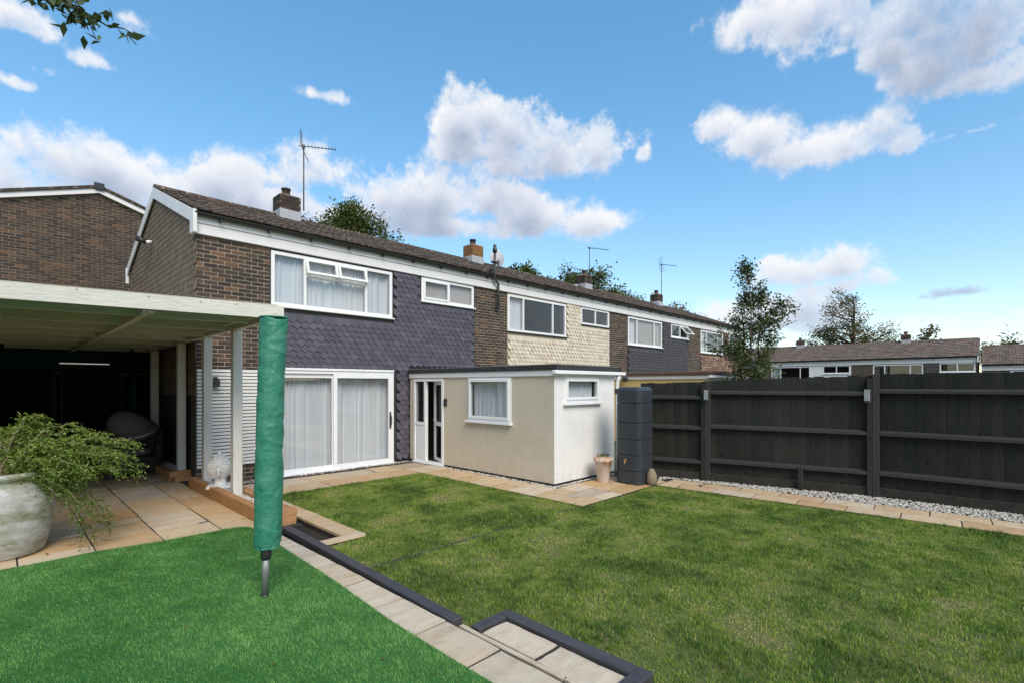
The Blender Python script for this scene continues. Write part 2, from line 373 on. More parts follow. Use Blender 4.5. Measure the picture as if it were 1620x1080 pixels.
# ------------------------------------------------------------------ mesh helpers
class MB:
    def __init__(s): s.V = []; s.F = []; s.xf = None
    def add(s, V, F):
        b = len(s.V)
        if s.xf is not None: V = [tuple(s.xf @ Vector(v)) for v in V]
        s.V += [tuple(v) for v in V]; s.F += [tuple(i + b for i in f) for f in F]; return s
    def box(s, x0, x1, y0, y1, z0, z1, c=0):
        if c <= 0:
            V = [(x0,y0,z0),(x1,y0,z0),(x1,y1,z0),(x0,y1,z0),(x0,y0,z1),(x1,y0,z1),(x1,y1,z1),(x0,y1,z1)]
            return s.add(V, [(3,2,1,0),(4,5,6,7),(0,1,5,4),(1,2,6,5),(2,3,7,6),(3,0,4,7)])
        V = []; idx = {}
        X = (x0, x1); Y = (y0, y1); Z = (z0, z1); c = min(c, (x1-x0)*.45, (y1-y0)*.45, (z1-z0)*.45)
        for i in (0, 1):
            for j in (0, 1):
                for k in (0, 1):
                    sx, sy, sz = (1-2*i)*c, (1-2*j)*c, (1-2*k)*c
                    idx[i,j,k,0] = len(V); V.append((X[i], Y[j]+sy, Z[k]+sz))
                    idx[i,j,k,1] = len(V); V.append((X[i]+sx, Y[j], Z[k]+sz))
                    idx[i,j,k,2] = len(V); V.append((X[i]+sx, Y[j]+sy, Z[k]))
        F = []
        for i in (0, 1):
            f = [idx[i,0,0,0], idx[i,1,0,0], idx[i,1,1,0], idx[i,0,1,0]]; F.append(f if i else f[::-1])
            f = [idx[0,i,0,1], idx[0,i,1,1], idx[1,i,1,1], idx[1,i,0,1]]; F.append(f if i else f[::-1])
            f = [idx[0,0,i,2], idx[1,0,i,2], idx[1,1,i,2], idx[0,1,i,2]]; F.append(f if i else f[::-1])
        for j in (0, 1):
            for k in (0, 1):
                f = [idx[0,j,k,1], idx[1,j,k,1], idx[1,j,k,2], idx[0,j,k,2]]; F.append(f if (j == k) == (j == 1) == (k == 1) or False else f)
                F.append([idx[j,0,k,0], idx[j,1,k,0], idx[j,1,k,2], idx[j,0,k,2]])
                F.append([idx[j,k,0,0], idx[j,k,1,0], idx[j,k,1,1], idx[j,k,0,1]])
        for i in (0, 1):
            for j in (0, 1):
                for k in (0, 1): F.append([idx[i,j,k,0], idx[i,j,k,1], idx[i,j,k,2]])
        return s.add(V, F)
    def bar(s, a, b, w, h, up=(0, 0, 1)):
        """rectangular bar from a to b, w across, h along 'up'"""
        a = Vector(a); b = Vector(b); d = (b - a).normalized(); u = Vector(up); sd_ = d.cross(u).normalized(); u = sd_.cross(d).normalized()
        V = []
        for p in (a, b):
            for i, j in ((-1,-1),(1,-1),(1,1),(-1,1)): V.append(p + sd_ * (i*w/2) + u * (j*h/2))
        return s.add(V, [(3,2,1,0),(4,5,6,7),(0,1,5,4),(1,2,6,5),(2,3,7,6),(3,0,4,7)])
    def tube(s, pts, r, n=8, cap=True):
        pts = [Vector(p) for p in pts]; R = r if isinstance(r, (list, tuple)) else [r] * len(pts); V = []; F = []
        t0 = (pts[1] - pts[0]).normalized(); u = t0.orthogonal().normalized()
        for i, p in enumerate(pts):
            t = (pts[min(i+1, len(pts)-1)] - pts[max(i-1, 0)]).normalized()
            u = (u - t * u.dot(t)).normalized(); v = t.cross(u)
            for k in range(n):
                a = 2*math.pi*k/n; V.append(p + (u*math.cos(a) + v*math.sin(a)) * R[i])
        for i in range(len(pts)-1):
            for k in range(n):
                k2 = (k+1) % n; F.append((i*n+k, i*n+k2, (i+1)*n+k2, (i+1)*n+k))
        if cap: F.append(tuple(range(n-1, -1, -1))); F.append(tuple((len(pts)-1)*n + k for k in range(n)))
        return s.add(V, F)
    def lathe(s, prof, n=24, c=(0, 0, 0), sx=1, sy=1):
        V = []; F = []
        for r, z in prof:
            for k in range(n):
                a = 2*math.pi*k/n; V.append((c[0] + r*math.cos(a)*sx, c[1] + r*math.sin(a)*sy, c[2] + z))
        for i in range(len(prof)-1):
            for k in range(n):
                k2 = (k+1) % n; F.append((i*n+k, i*n+k2, (i+1)*n+k2, (i+1)*n+k))
        F.append(tuple(range(n-1, -1, -1))); F.append(tuple((len(prof)-1)*n + k for k in range(n)))
        return s.add(V, F)
    def prism(s, poly, vec):
        n = len(poly); v = Vector(vec); V = [Vector(p) for p in poly] + [Vector(p) + v for p in poly]
        F = [tuple(range(n-1, -1, -1)), tuple(range(n, 2*n))] + [(i, (i+1) % n, n + (i+1) % n, n + i) for i in range(n)]
        return s.add(V, F)
    def ring(s, x0, x1, z0, z1, y0, y1, w, c=.004):
        """a rectangular frame in the xz plane"""
        s.box(x0, x0+w, y0, y1, z0, z1, c); s.box(x1-w, x1, y0, y1, z0, z1, c)
        s.box(x0+w, x1-w, y0, y1, z0, z0+w, c); s.box(x0+w, x1-w, y0, y1, z1-w, z1, c); return s
    def mesh(s, name):
        me = bpy.data.meshes.new(name); me.from_pydata(s.V, [], s.F); me.update()
        import bmesh
        bm = bmesh.new(); bm.from_mesh(me); bmesh.ops.recalc_face_normals(bm, faces=bm.faces); bm.to_mesh(me); bm.free()
        return me
    def build(s, name, mat, parent=None, smooth=False, loc=None, rot=None):
        return link(name, s.mesh(name), mat, parent, smooth, loc, rot)

def link(name, me, mat=None, parent=None, smooth=False, loc=None, rot=None, scale=None):
    o = bpy.data.objects.new(name, me); C.objects.link(o)
    if mat is not None and len(me.materials) == 0: me.materials.append(mat)
    if parent is not None: o.parent = parent
    if loc is not None: o.location = loc
    if rot is not None: o.rotation_euler = rot
    if scale is not None: o.scale = scale
    if smooth: me.polygons.foreach_set('use_smooth', [True] * len(me.polygons))
    return o
def tag(o, label=None, cat=None, group=None, kind=None):
    if label: o['label'] = label
    if cat: o['category'] = cat
    if group: o['group'] = group
    if kind: o['kind'] = kind
    return o
def thing(name, label, cat, loc=(0, 0, 0), rotz=0, group=None):
    o = bpy.data.objects.new(name, None); C.objects.link(o); o.empty_display_size = .2
    o.location = loc; o.rotation_euler = (0, 0, rotz); return tag(o, label, cat, group)
def np_mesh(name, V, F, mat, parent=None, tint=None, smooth=False, kind=None):
    """V (n,3) array, F (m,k) array of equal polygons"""
    me = bpy.data.meshes.new(name); k = F.shape[1]
    me.vertices.add(len(V)); me.vertices.foreach_set('co', V.astype(np.float32).ravel())
    me.loops.add(F.size); me.loops.foreach_set('vertex_index', F.astype(np.int32).ravel())
    me.polygons.add(len(F)); me.polygons.foreach_set('loop_start', (np.arange(len(F)) * k).astype(np.int32))
    me.polygons.foreach_set('loop_total', np.full(len(F), k, np.int32))
    if smooth: me.polygons.foreach_set('use_smooth', np.ones(len(F), bool))
    me.update(calc_edges=True)
    if tint is not None:
        a = me.attributes.new('tint', 'FLOAT', 'POINT'); a.data.foreach_set('value', tint.astype(np.float32))
    o = link(name, me, mat, parent)
    if kind: o['kind'] = kind
    return o
NZ = spectral(512, 512, 1.5, 3, 21); NZ2 = spectral(512, 512, 1.2, 10, 22)
def nz(x, y, scale, arr=NZ):
    return arr[(np.floor(np.asarray(y) * scale * 512).astype(int)) % 512, (np.floor(np.asarray(x) * scale * 512).astype(int)) % 512]

CAM = Vector(cam.location)
def pieces(name, joined, base_meshes, places, mat, parent, world_of, limit=300):
    """places: list of (x,y,z,rx,ry,rz,sx,sy,sz,variant). The nearest become objects, the rest one joined part."""
    places = sorted(places, key=lambda p: (world_of(p) - CAM).length)
    for p in places[:limit]:
        link(name, base_meshes[p[9]], mat, parent, loc=p[:3], rot=p[3:6], scale=p[6:9])
    rest = places[limit:]
    if rest:
        V = []; F = []; b = 0
        for p in rest:
            me = base_meshes[p[9]]
            from mathutils import Euler
            Mx = Matrix.LocRotScale(Vector(p[:3]), Euler(p[3:6]), Vector(p[6:9]))
            V += [tuple(Mx @ v.co) for v in me.vertices]; F += [tuple(i + b for i in f.vertices) for f in me.polygons]; b += len(me.vertices)
        me = bpy.data.meshes.new(joined); me.from_pydata(V, [], F); me.update()
        o = link(joined, me, mat, parent); o['kind'] = 'stuff'

def brick_meshes(mat, n=3):
    out = []
    for i in range(n):
        m = MB(); m.box(-.5, .5, -.5, .5, -.5, .5, .0)
        m.V = []; m.F = []
        # a unit brick, arrises knocked off a little
        j = random.Random(i)
        m.box(-.5, .5, -.5, .5, -.5, .5, .035)
        m.V = [(x + j.uniform(-.006, .006), y + j.uniform(-.05, .05) * (y < 0), z + j.uniform(-.02, .02)) for x, y, z in m.V]
        me = m.mesh('brick'); me.materials.append(mat); out.append(me)
    return out
BR, BRL = brick_meshes(BRICK), brick_meshes(BRICK_L)
def brick_places(x0, x1, z0, z1, y, clip=None, course=.0755, skip=None):
    """stretcher bond between x0 and x1; y is the face plane, bricks reach .045 behind it"""
    out = []; r = 0; z = z0
    while z < z1 - .02:
        h = .0615; zz = z + .0065
        x = x0 - (.1125 if r % 2 else 0)
        while x < x1 - .01:
            a = max(x + .006, x0 + .001); b = min(x + .219, x1 - .001); cxm = (a + b) / 2
            if b - a > .03 and (clip is None or clip(cxm, zz + h)) and (skip is None or not skip(cxm, zz)):
                dp = random.uniform(-.002, .003)
                out.append((cxm, y + .0225 + dp, zz + h/2, 0, 0, random.uniform(-.004, .004), b - a, .045, h, random.randrange(3)))
            x += .225
        z += course; r += 1
    return out

def tile_mesh(w, gauge, mat, name='wall_tile', kick=.040, fall=.026):
    """plain tile hung on a wall: pointed lower edge, lower edge kicked forward"""
    hw = w/2 - .0002; H = gauge * 1.55; c = gauge * .43; f = w * .09
    prof = [(-hw, H), (-hw, c), (-f, 0), (f, 0), (hw, c), (hw, H)]
    m = MB()
    yy = lambda z: -kick + fall * z / H
    V = [(x, yy(z), z) for x, z in prof] + [(x, yy(z) + .013, z) for x, z in prof]; n = len(prof)
    m.add(V, [tuple(range(n)), tuple(range(2*n-1, n-1, -1))] + [(i, n+i, n+(i+1) % n, (i+1) % n) for i in range(n)])
    me = m.mesh(name); me.materials.append(mat); return me

def wall_grid(m, x0, x1, z0, z1, y0, y1, holes):
    """a wall slab with rectangular openings (xa,xb,za,zb)"""
    zs = sorted({z0, z1, *[min(max(v, z0), z1) for h in holes for v in h[2:]]})
    for za, zb in zip(zs, zs[1:]):
        zm = (za + zb) / 2; cuts = sorted([(h[0], h[1]) for h in holes if h[2] < zm < h[3]]); x = x0
        for a, b in cuts:
            if a > x: m.box(x, a, y0, y1, za, zb)
            x = max(x, b)
        if x < x1: m.box(x, x1, y0, y1, za, zb)

def curtain_mesh(x0, x1, z0, z1, y, seed, amp=.022, wl=.085, gather=0):
    g = random.Random(seed); n = max(12, int((x1-x0) / .009)); nz_ = 5; V = []
    ph = 0; xs = []; phs = []
    for i in range(n+1):
        phs.append(ph); ph += (x1-x0)/n / wl * 2*math.pi * (1 + .62*math.sin(i*.017*n/60 + seed) + .45*math.sin(i*.053 + seed*2) + .3*math.sin(i*.13 + seed*3))
    for j in range(nz_+1):
        f = j/nz_
        for i in range(n+1):
            a = amp * (.75 + .25*f) * (1 + .4*math.sin(i*.09 + seed))
            V.append((x0 + (x1-x0)*i/n + .004*math.sin(f*3 + i*.2), y + a*math.sin(phs[i] + .5*math.sin(f*2.2 + seed + i*.02)), z0 + (z1-z0)*f))
    F = np.array([(j*(n+1)+i, j*(n+1)+i+1, (j+1)*(n+1)+i+1, (j+1)*(n+1)+i) for j in range(nz_) for i in range(n)])
    return np.array(V), F

def window(parent, x0, x1, z0, z1, lights, sill=True, curtain=(), yo=0.0, fw=.068, seed=1, blind=None, name='window', mull=.055, silldrop=.035, sill_mat=None, xf_rot=None, trim=True):
    """A framed window as one part; sashes, panes, sill and curtains are its sub-parts.
    lights: (xa, xb, za, zb, kind) in absolute local metres, kind fixed | sash | open"""
    m = MB(); m.ring(x0, x1, z0, z1, yo-.015, yo+.055, fw)
    xs = sorted({round(l[0], 4) for l in lights} | {round(l[1], 4) for l in lights})
    for l in lights:                                            # mullions / transoms between neighbouring lights
        if l[1] < x1 - fw*1.2: m.box(l[1], l[1]+mull, yo-.013, yo+.053, max(l[2], z0+fw), min(l[3], z1-fw), .003)
    if any(l[2] > z0 + fw*1.5 for l in lights):
        zt = min(l[2] for l in lights if l[2] > z0 + fw*1.5); ll = [l for l in lights if abs(l[2]-zt) < .01]
        m.box(min(l[0] for l in ll)+.001, max(l[1] for l in ll)-.001, yo-.011, yo+.051, zt-mull, zt, .003)
    w = m.build(name, UPVC, parent)
    for i, (xa, xb, za, zb, kind) in enumerate(lights):
        if kind == 'fixed':
            p = MB(); p.box(xa+.001, xb-.001, yo+.018, yo+.030, za+.001, zb-.001); p.build('pane', GLASS, w)
        else:
            s = MB(); s.ring(-.012, xb-xa+.012, -(zb-za)-.012, .012, -.035, .02, .05)
            ang = rad(-17) if kind == 'open' else rad(-42) if kind == 'wide' else 0
            so_ = s.build('sash', UPVC, w, loc=(xa, yo-.005, zb), rot=(ang, 0, 0))
            p = MB(); p.box(.037, xb-xa-.037, -.012, .002, -(zb-za)+.037, -.037)
            po = p.build('pane', GLASS, w, loc=(xa, yo-.005, zb), rot=(ang, 0, 0))
    if sill:
        s = MB(); s.box(x0-.03, x1+.03, yo-.075, yo+.02, z0-silldrop, z0-.002, .006); s.build('sill', sill_mat or UPVC, w)
    for k, (xa, xb, za, zb) in enumerate(curtain):
        V, F = curtain_mesh(xa, xb, za, zb, yo+.12, seed + k*3.3)
        np_mesh('curtain', V, F, CURTAIN, w, smooth=True)
    if blind:
        b = MB(); b.box(blind[0], blind[1], yo+.075, yo+.08, blind[2], blind[3]); b.build('blind', BLIND, w)
    return w

# ------------------------------------------------------------------ setting: ground
def height(x): 
    t = np.clip((np.asarray(x, float) - 16) / 16, 0, 1); t = t*t*(3-2*t); return -.07 - 1.2 * t
gx = np.array(sorted(set(list(np.linspace(-400, -10, 10)) + list(np.linspace(-10, 60, 71)) + list(np.linspace(60, 700, 14))))); gy = np.array(sorted(set(list(np.linspace(-500, -20, 8)) + list(np.linspace(-20, 40, 31)) + list(np.linspace(40, 700, 10)))))
GX, GY = np.meshgrid(gx, gy); V = np.stack([GX, GY, height(GX)], -1).reshape(-1, 3); nx = len(gx)
F = np.array([(j*nx+i, j*nx+i+1, (j+1)*nx+i+1, (j+1)*nx+i) for j in range(len(gy)-1) for i in range(nx-1)])
np_mesh('ground', V, F, GROUND, kind='structure')

def lawn_x0(y):                                                  # left edge of the lawn
    y = np.asarray(y, float)
    return np.where(y > 5.33, 3.04, np.where(y > 2.75, 2.37 + (y-2.8)*.028 + .02, np.where(y > 1.46, 2.75, 2.36)))
m = MB()
for a, b, c, d in ((3.035, 5.98, 5.33, 8.36), (2.40, 5.98, 4.34, 5.33), (2.36, 8.9, -6, 4.34)):
    m.add([(a, c, 0), (b, c, 0), (b, d, 0), (a, d, 0)], [(0, 1, 2, 3)])
tag(m.build('lawn', THATCH), kind='structure')

# slabs -------------------------------------------------------------
def slab_meshes(mat, n=5):
    out = []
    for i in range(n):
        g = random.Random(40 + i); N = 5; V = []; F = []
        for j in range(N+1):
            for k in range(N+1):
                x = k/N - .5; y = j/N - .5; ed = (j in (0, N)) or (k in (0, N))
                V.append((x + (0 if not ed else g.uniform(-.004, .004)), y + (0 if not ed else g.uniform(-.004, .004)), (-.004 if ed else 0) + g.uniform(-.0022, .0022)))
        for j in range(N):
            for k in range(N): F.append((j*(N+1)+k, j*(N+1)+k+1, (j+1)*(N+1)+k+1, (j+1)*(N+1)+k))
        rim = [k for k in range(N+1)] + [j*(N+1)+N for j in range(1, N+1)] + [N*(N+1)+k for k in range(N-1, -1, -1)] + [j*(N+1) for j in range(N-1, 0, -1)]
        b = len(V); V += [(V[r][0], V[r][1], -.035) for r in rim]; q = len(rim)
        F += [(rim[t], b+t, b+(t+1) % q, rim[(t+1) % q]) for t in range(q)]
        me = bpy.data.meshes.new('slab'); me.from_pydata(V, [], F); me.update(); me.materials.append(mat); out.append(me)
    return out
SL, SLC = slab_meshes(SLAB), slab_meshes(SLAB_C)
def slab(parent, x0, x1, y0, y1, z, ms=SL, gap=.0075, ):
    return link('slab', random.choice(ms), None, parent, loc=((x0+x1)/2, (y0+y1)/2, z + random.uniform(-.004, .004)),
                rot=(random.uniform(-.003, .003), random.uniform(-.003, .003), random.choice((0, math.pi))), scale=(x1-x0-gap*2, y1-y0-gap*2, 1))
# upper patio (camera side)
m = MB(); m.box(-5, 2.27, -5, 13.4, -.06, .091); m.box(2.27, 2.42, 6.1, 13.4, -.06, .089); m.box(2.42, 2.62, 6.1, 9.9, -.06, .085)
patio = tag(m.build('patio', JOINT), kind='structure')
cols = [1.85 - .57*i for i in range(6)]
for ci, c in enumerate(cols):
    y = 6.18 + (.0, .33, .12, .40, .2, .05)[ci]
    if y > 6.2: slab(patio, c-.57, c, y-.57, y, .10)
    while y < 12.8:
        l = random.choice((.57, .57, .86, .29, .57)); slab(patio, c-.57, c, y, min(y+l, 13.0), .10); y += l
y = 6.18
for l in (.57, .57, .86, .57, .57, .86, .57, .57, .57): slab(patio, 1.85, 2.24, y, y+l, .10); y += l
for i in range(14): slab(patio, 1.70, 2.265, 6.18-.556*(i+1), 6.18-.556*i, .10, SLC, .010)
for i in range(2): slab(patio, 1.13, 1.70, 6.18-.556*(i+1), 6.18-.556*i, .10, SLC)
# lower paving by the patio door, along the extension and in front of it
m = MB(); m.box(2.62, 6.78, 8.37, 10.03, -.06, .011); m.box(5.99, 6.78, 4.35, 8.37, -.06, .011); m.box(6.78, 8.95, 4.35, 5.62, -.06, .011)
paving = tag(m.build('paving', JOINT), kind='structure')
x = 2.7
for l in (.86, .57, .75, .57, .62): slab(paving, x, min(x+l, 6.0), 8.38, 8.96, .02); x += l
x = 2.7
for l in (.6, .75, .57, .80, .57): slab(paving, x, min(x+l, 6.0), 8.96, 9.62, .02); x += l
slab(paving, 6.0, 6.7, 9.0, 9.62, .02); slab(paving, 6.0, 6.4, 8.4, 9.0, .02); slab(paving, 6.4, 6.72, 8.4, 9.0, .02)
y = 8.4
for k in range(8):
    l = (.46, .57, .38, .57, .46, .57, .40, .54)[k]
    if k % 2: slab(paving, 6.0, 6.72, y-l, y, .02)
    else:
        slab(paving, 6.0, 6.36, y-l, y, .02); slab(paving, 6.36, 6.72, y-l, y, .02)
    y -= l
    if y < 5.8: slab(paving, 6.0, 6.72, 5.31, y, .02); break
for x0, x1, y0, y1 in ((6.0, 6.55, 4.37, 4.76), (6.55, 7.14, 4.37, 4.62), (7.14, 7.60, 4.37, 4.76), (7.60, 8.12, 4.37, 4.76), (8.12, 8.62, 4.37, 4.80),
                       (6.0, 6.36, 4.76, 5.30), (6.36, 7.14, 4.62, 5.02), (6.36, 6.76, 5.02, 5.40), (6.76, 7.30, 5.02, 5.44), (7.14, 7.72, 4.76, 5.02), (7.30, 7.85, 5.02, 5.44), (7.72, 8.3, 4.76, 5.02), (7.85, 8.4, 5.02, 5.46)):
    slab(paving, x0, x1, y0, y1, .02)
# path along the fence
TH = .062
path = bpy.data.objects.new('path', None); C.objects.link(path)
m = MB(); m.box(0, .78, -9, .02, -.05, .012)
C.objects.unlink(path); bpy.data.objects.remove(path)
path = tag(m.build('path', JOINT, loc=(8.17, 4.33, 0), rot=(0, 0, TH)), kind='structure')
y = 0
for i in range(11): slab(path, .39, .77, y-.62, y, .02); y -= .62
y = .3
for i in range(11): slab(path, 0, .39, y-.62, min(y, 0), .02); y -= .62
# low kerb round the planting trench
m = MB(); m.box(2.80, 3.03, 5.34, 8.36, -.06, .041); m.box(2.50, 2.80, 5.34, 5.45, -.06, .039)
kerb = tag(m.build('trench_kerb', JOINT), kind='structure')
y = 8.34
for i in range(7): slab(kerb, 2.79, 3.035, max(y-.46, 5.46), y, .05, gap=.006); y -= .46
slab(kerb, 2.50, 3.035, 5.33, 5.455, .05, gap=.006)
m = MB(); m.box(2.46, 2.80, 5.45, 8.36, -.10, -.045); tag(m.build('trench_soil', SOIL), kind='structure')
# step down to the lawn
m = MB(); m.box(2.362, 2.63, 1.40, 2.61, -.06, .051); step = tag(m.build('step', JOINT), kind='structure')
slab(step, 2.365, 2.625, 2.10, 2.60, .06, SLC, .010); slab(step, 2.365, 2.625, 1.585, 2.09, .06, SLC, .008)
m = MB(); m.box(2.275, 2.36, -5, 2.78, -.06, .045); tag(m.build('step_riser', JOINT), kind='structure')
for i in range(6): slab(step, 2.296, 2.352, 2.77-.95*(i+1), 2.77-.95*i, .082, SLC, .010)

def sleeper(label, a, b, w, h, z0, mat, group, cat='sleeper', name='sleeper', segs=1):
    """a timber baulk lying from a to b (2-D), with eased edges"""
    a = Vector((*a, 0)); b = Vector((*b, 0)); d = b - a; ln = d.length
    m = MB(); m.box(-w/2, w/2, 0, ln, 0, h, .004)
    return tag(m.build(name, mat, loc=(a.x, a.y, z0), rot=(0, 0, math.atan2(d.y, d.x) - math.pi/2)), label, cat, group)
G = 'black sleepers edging the upper patio'
sleeper('long black sleeper edging the cream slabs, ending in mid lawn', (2.322, 2.80), (2.385, 4.98), .10, .062, .045, BLACKWOOD, G)
sleeper('black sleeper beside the empty planting trench', (2.386, 4.99), (2.415, 6.12), .10, .062, .045, BLACKWOOD, G)
G = 'black sleepers framing the lawn step'
sleeper('black sleeper along the lawn side of the step', (2.686, 1.575), (2.686, 2.70), .10, .08, .0, BLACKWOOD, G)
sleeper('short black sleeper across the far end of the step', (2.36, 2.655), (2.634, 2.655), .09, .08, .0, BLACKWOOD, G)
sleeper('short black sleeper across the near end of the step', (2.36, 1.52), (2.737, 1.52), .10, .08, .0, BLACKWOOD, G)
G = 'new timber sleepers round the pebble beds'
sleeper('long orange timber sleeper between patio and pebble bed', (2.29, 6.34), (2.27, 9.62), .11, .165, .10, SLEEPER, G)
sleeper('orange timber sleeper behind the head statue and front posts', (2.54, 6.34), (2.56, 9.30), .10, .165, .10, SLEEPER, G)
sleeper('upper stub of the stacked timber sleepers at the trench', (2.235, 6.28), (2.60, 6.28), .11, .085, .192, SLEEPER_END, G)
sleeper('middle stub of the stacked timber sleepers at the trench', (2.24, 6.28), (2.59, 6.28), .11, .085, .105, SLEEPER_END, G)
sleeper('lowest stub of the stacked timber sleepers at the trench', (2.25, 6.28), (2.585, 6.28), .11, .095, .007, SLEEPER_END, G)
sleeper('orange timber sleeper under the wicker panel, far pebble bed', (2.16, 10.42), (2.14, 12.4), .11, .17, .10, SLEEPER, G)
sleeper('upper timber stub at the foot of the third post', (2.10, 10.36), (2.43, 10.36), .11, .10, .185, SLEEPER_END, G)
sleeper('lower timber stub at the foot of the third post', (2.17, 10.34), (2.43, 10.34), .11, .083, .10, SLEEPER_END, G)
m = MB(); m.box(2.55, 6.0, 4.398, 4.426, -.03, .008); tag(m.build('edging_board', BLACKWOOD), 'thin dark edging board sunk across the lawn', 'edging')
m = MB(); m.bar((8.12, 4.355, .02), (8.93, 4.70, .02), .06, .06); tag(m.build('edging_board', BLACKWOOD), 'black edging board between paving and fence path', 'edging')

# pebbles -------------------------------------------------------------
def pebbles(name, label, pts, z, size=(.008, .017)):
    o0 = [(1,0,0),(-1,0,0),(0,1,0),(0,-1,0),(0,0,1),(0,0,-1)]; fs = [(0,2,4),(2,1,4),(1,3,4),(3,0,4),(2,0,5),(1,2,5),(3,1,5),(0,3,5)]
    # one level of subdivision of an octahedron
    V0 = [Vector(v) for v in o0]; F0 = []; mid = {}
    def md(i, j):
        k = (min(i, j), max(i, j))
        if k not in mid: mid[k] = len(V0); V0.append(((V0[i] + V0[j]) / 2).normalized() * .97)
        return mid[k]
    for a, b, c in fs:
        x, y, w = md(a, b), md(b, c), md(c, a); F0 += [(a, x, w), (x, b, y), (w, y, c), (x, y, w)]
    V0 = np.array([tuple(v) for v in V0]); F0 = np.array(F0); n = len(pts)
    s = RNG.uniform(*size, (n, 1, 1)) * np.stack([RNG.uniform(.8, 1.5, n), RNG.uniform(.7, 1.1, n), RNG.uniform(.45, .8, n)], -1)[:, None, :]
    an = RNG.uniform(0, 2*np.pi, n); c, s_ = np.cos(an), np.sin(an)
    Vv = V0[None] * s + RNG.normal(0, .002, (n, len(V0), 3))
    X = Vv[..., 0]*c[:, None] - Vv[..., 1]*s_[:, None]; Yy = Vv[..., 0]*s_[:, None] + Vv[..., 1]*c[:, None]
    Vv = np.stack([X, Yy, Vv[..., 2]], -1) + np.concatenate([pts, (z + RNG.uniform(0, .014, n))[:, None]], 1)[:, None, :]
    Ff = (F0[None] + (np.arange(n) * len(V0))[:, None, None]).reshape(-1, 3)
    o = np_mesh(name, Vv.reshape(-1, 3), Ff, PEBBLE, kind='stuff', smooth=True); tag(o, label, 'pebbles'); return o
def rect_pts(n, x0, x1, y0, y1): return np.stack([RNG.uniform(x0, x1, n), RNG.uniform(y0, y1, n)], -1)
FENCE_PTS = [(8.90, 5.06), (9.24, 3.86), (9.80, 1.38), (9.86, -1.05), (9.90, -3.5), (9.95, -6)]
def fence_x(y):
    ys = [p[1] for p in FENCE_PTS][::-1]; xs = [p[0] for p in FENCE_PTS][::-1]; return np.interp(y, ys, xs)
m = MB(); m.add([(8.80, 5.3, -.003), (8.62, 4.2, -.003), (9.2, -6, -.003), (10.0, -6, -.003), (9.9, 1.4, -.003), (9.1, 5.3, -.003)], [(5, 4, 3, 2, 1, 0)]); tag(m.build('gravel_bed', JOINT), kind='structure')
P = rect_pts(15000, 8.6, 9.95, -2.5, 5.0); xo = 8.17 + (4.33 - P[:, 1]) * TH + .79
P = P[(P[:, 0] > np.where(P[:, 1] > 4.5, 8.45, xo)) & (P[:, 0] < fence_x(P[:, 1]) + .0) & ~((P[:, 0] < 8.42) & (P[:, 1] > 4.45))]
pebbles('pebbles', 'white pebble strip along the foot of the dark fence', P, .004)
pebbles('pebbles', 'white pebbles in the timber bed round the front posts', rect_pts(2600, 2.345, 2.49, 6.34, 9.6), .205)
pebbles('pebbles', 'white pebbles in the far timber bed by the third post', rect_pts(1000, 2.21, 2.41, 10.5, 12.2), .235)
m = MB(); m.box(2.345, 2.49, 6.33, 9.6, .092, .205); m.box(2.21, 2.42, 10.41, 12.3, .092, .235); tag(m.build('bed_fill', JOINT), kind='structure')
pe = np.concatenate([rect_pts(420, 6.70, 6.79, 5.45, 8.6), rect_pts(330, 6.74, 8.6, 5.46, 5.54), rect_pts(260, 4.0, 6.7, 9.74, 9.95), rect_pts(150, 2.62, 3.6, 9.7, 9.95)])
pebbles('pebbles', 'scattered white pebbles along the foot of the house walls', pe, .014, (.008, .018))

# ------------------------------------------------------------------ grass
def blades(name, label, cat, P, h, w, tint, lean, mat, z0, tip=True, comb=0):
    n = len(P); an = RNG.uniform(0, 2*np.pi, n); la = RNG.uniform(0, 2*np.pi, n)
    if comb: la = la*(1-comb) + comb*(2.2 + 1.3*nz(P[:, 0], P[:, 1], .07))
    dx = np.cos(an) * w / 2; dy = np.sin(an) * w / 2; lx = np.cos(la) * lean * h; ly = np.sin(la) * lean * h
    z = np.full(n, z0); B = np.zeros((n, 5, 3)) if tip else np.zeros((n, 4, 3))
    B[:, 0] = np.stack([P[:, 0]-dx, P[:, 1]-dy, z], -1); B[:, 1] = np.stack([P[:, 0]+dx, P[:, 1]+dy, z], -1)
    k = .55 if tip else 1.0
    B[:, 2] = np.stack([P[:, 0]+dx*.75+lx*.4*k, P[:, 1]+dy*.75+ly*.4*k, z+h*.6], -1); B[:, 3] = np.stack([P[:, 0]-dx*.75+lx*.4*k, P[:, 1]-dy*.75+ly*.4*k, z+h*.6], -1)
    if tip: B[:, 4] = np.stack([P[:, 0]+lx, P[:, 1]+ly, z+h], -1)
    nv = B.shape[1]; o = np.arange(n) * nv
    if tip:
        F = np.concatenate([np.stack([o, o+1, o+2], -1), np.stack([o, o+2, o+3], -1), np.stack([o+3, o+2, o+4], -1)])
    else: F = np.concatenate([np.stack([o, o+1, o+2], -1), np.stack([o, o+2, o+3], -1)])
    ob = np_mesh(name, B.reshape(-1, 3), F, mat, tint=np.repeat(tint, nv), kind='stuff'); return tag(ob, label, cat)
N = 520000
P = rect_pts(N, 2.4, 8.95, -2.2, 8.36); x, y = P[:, 0], P[:, 1]
ok = (x > lawn_x0(y) + .005) & (np.where(y > 4.34, x < 5.985, x < 8.165 + (4.33 - y) * TH)) & (np.abs(y - 4.412) > .016 + .022*np.clip(nz(x, y, .25, NZ2), -1, 1) - (x > 4.6) * .02)
P = P[ok]; x, y = P[:, 0], P[:, 1]
big = .6*nz(x, y, .13) + .75*nz(x + 7, y + 2, .30, NZ); sm = nz(x, y, .42, NZ2); dry = nz(x + 3, y + 5, .16)
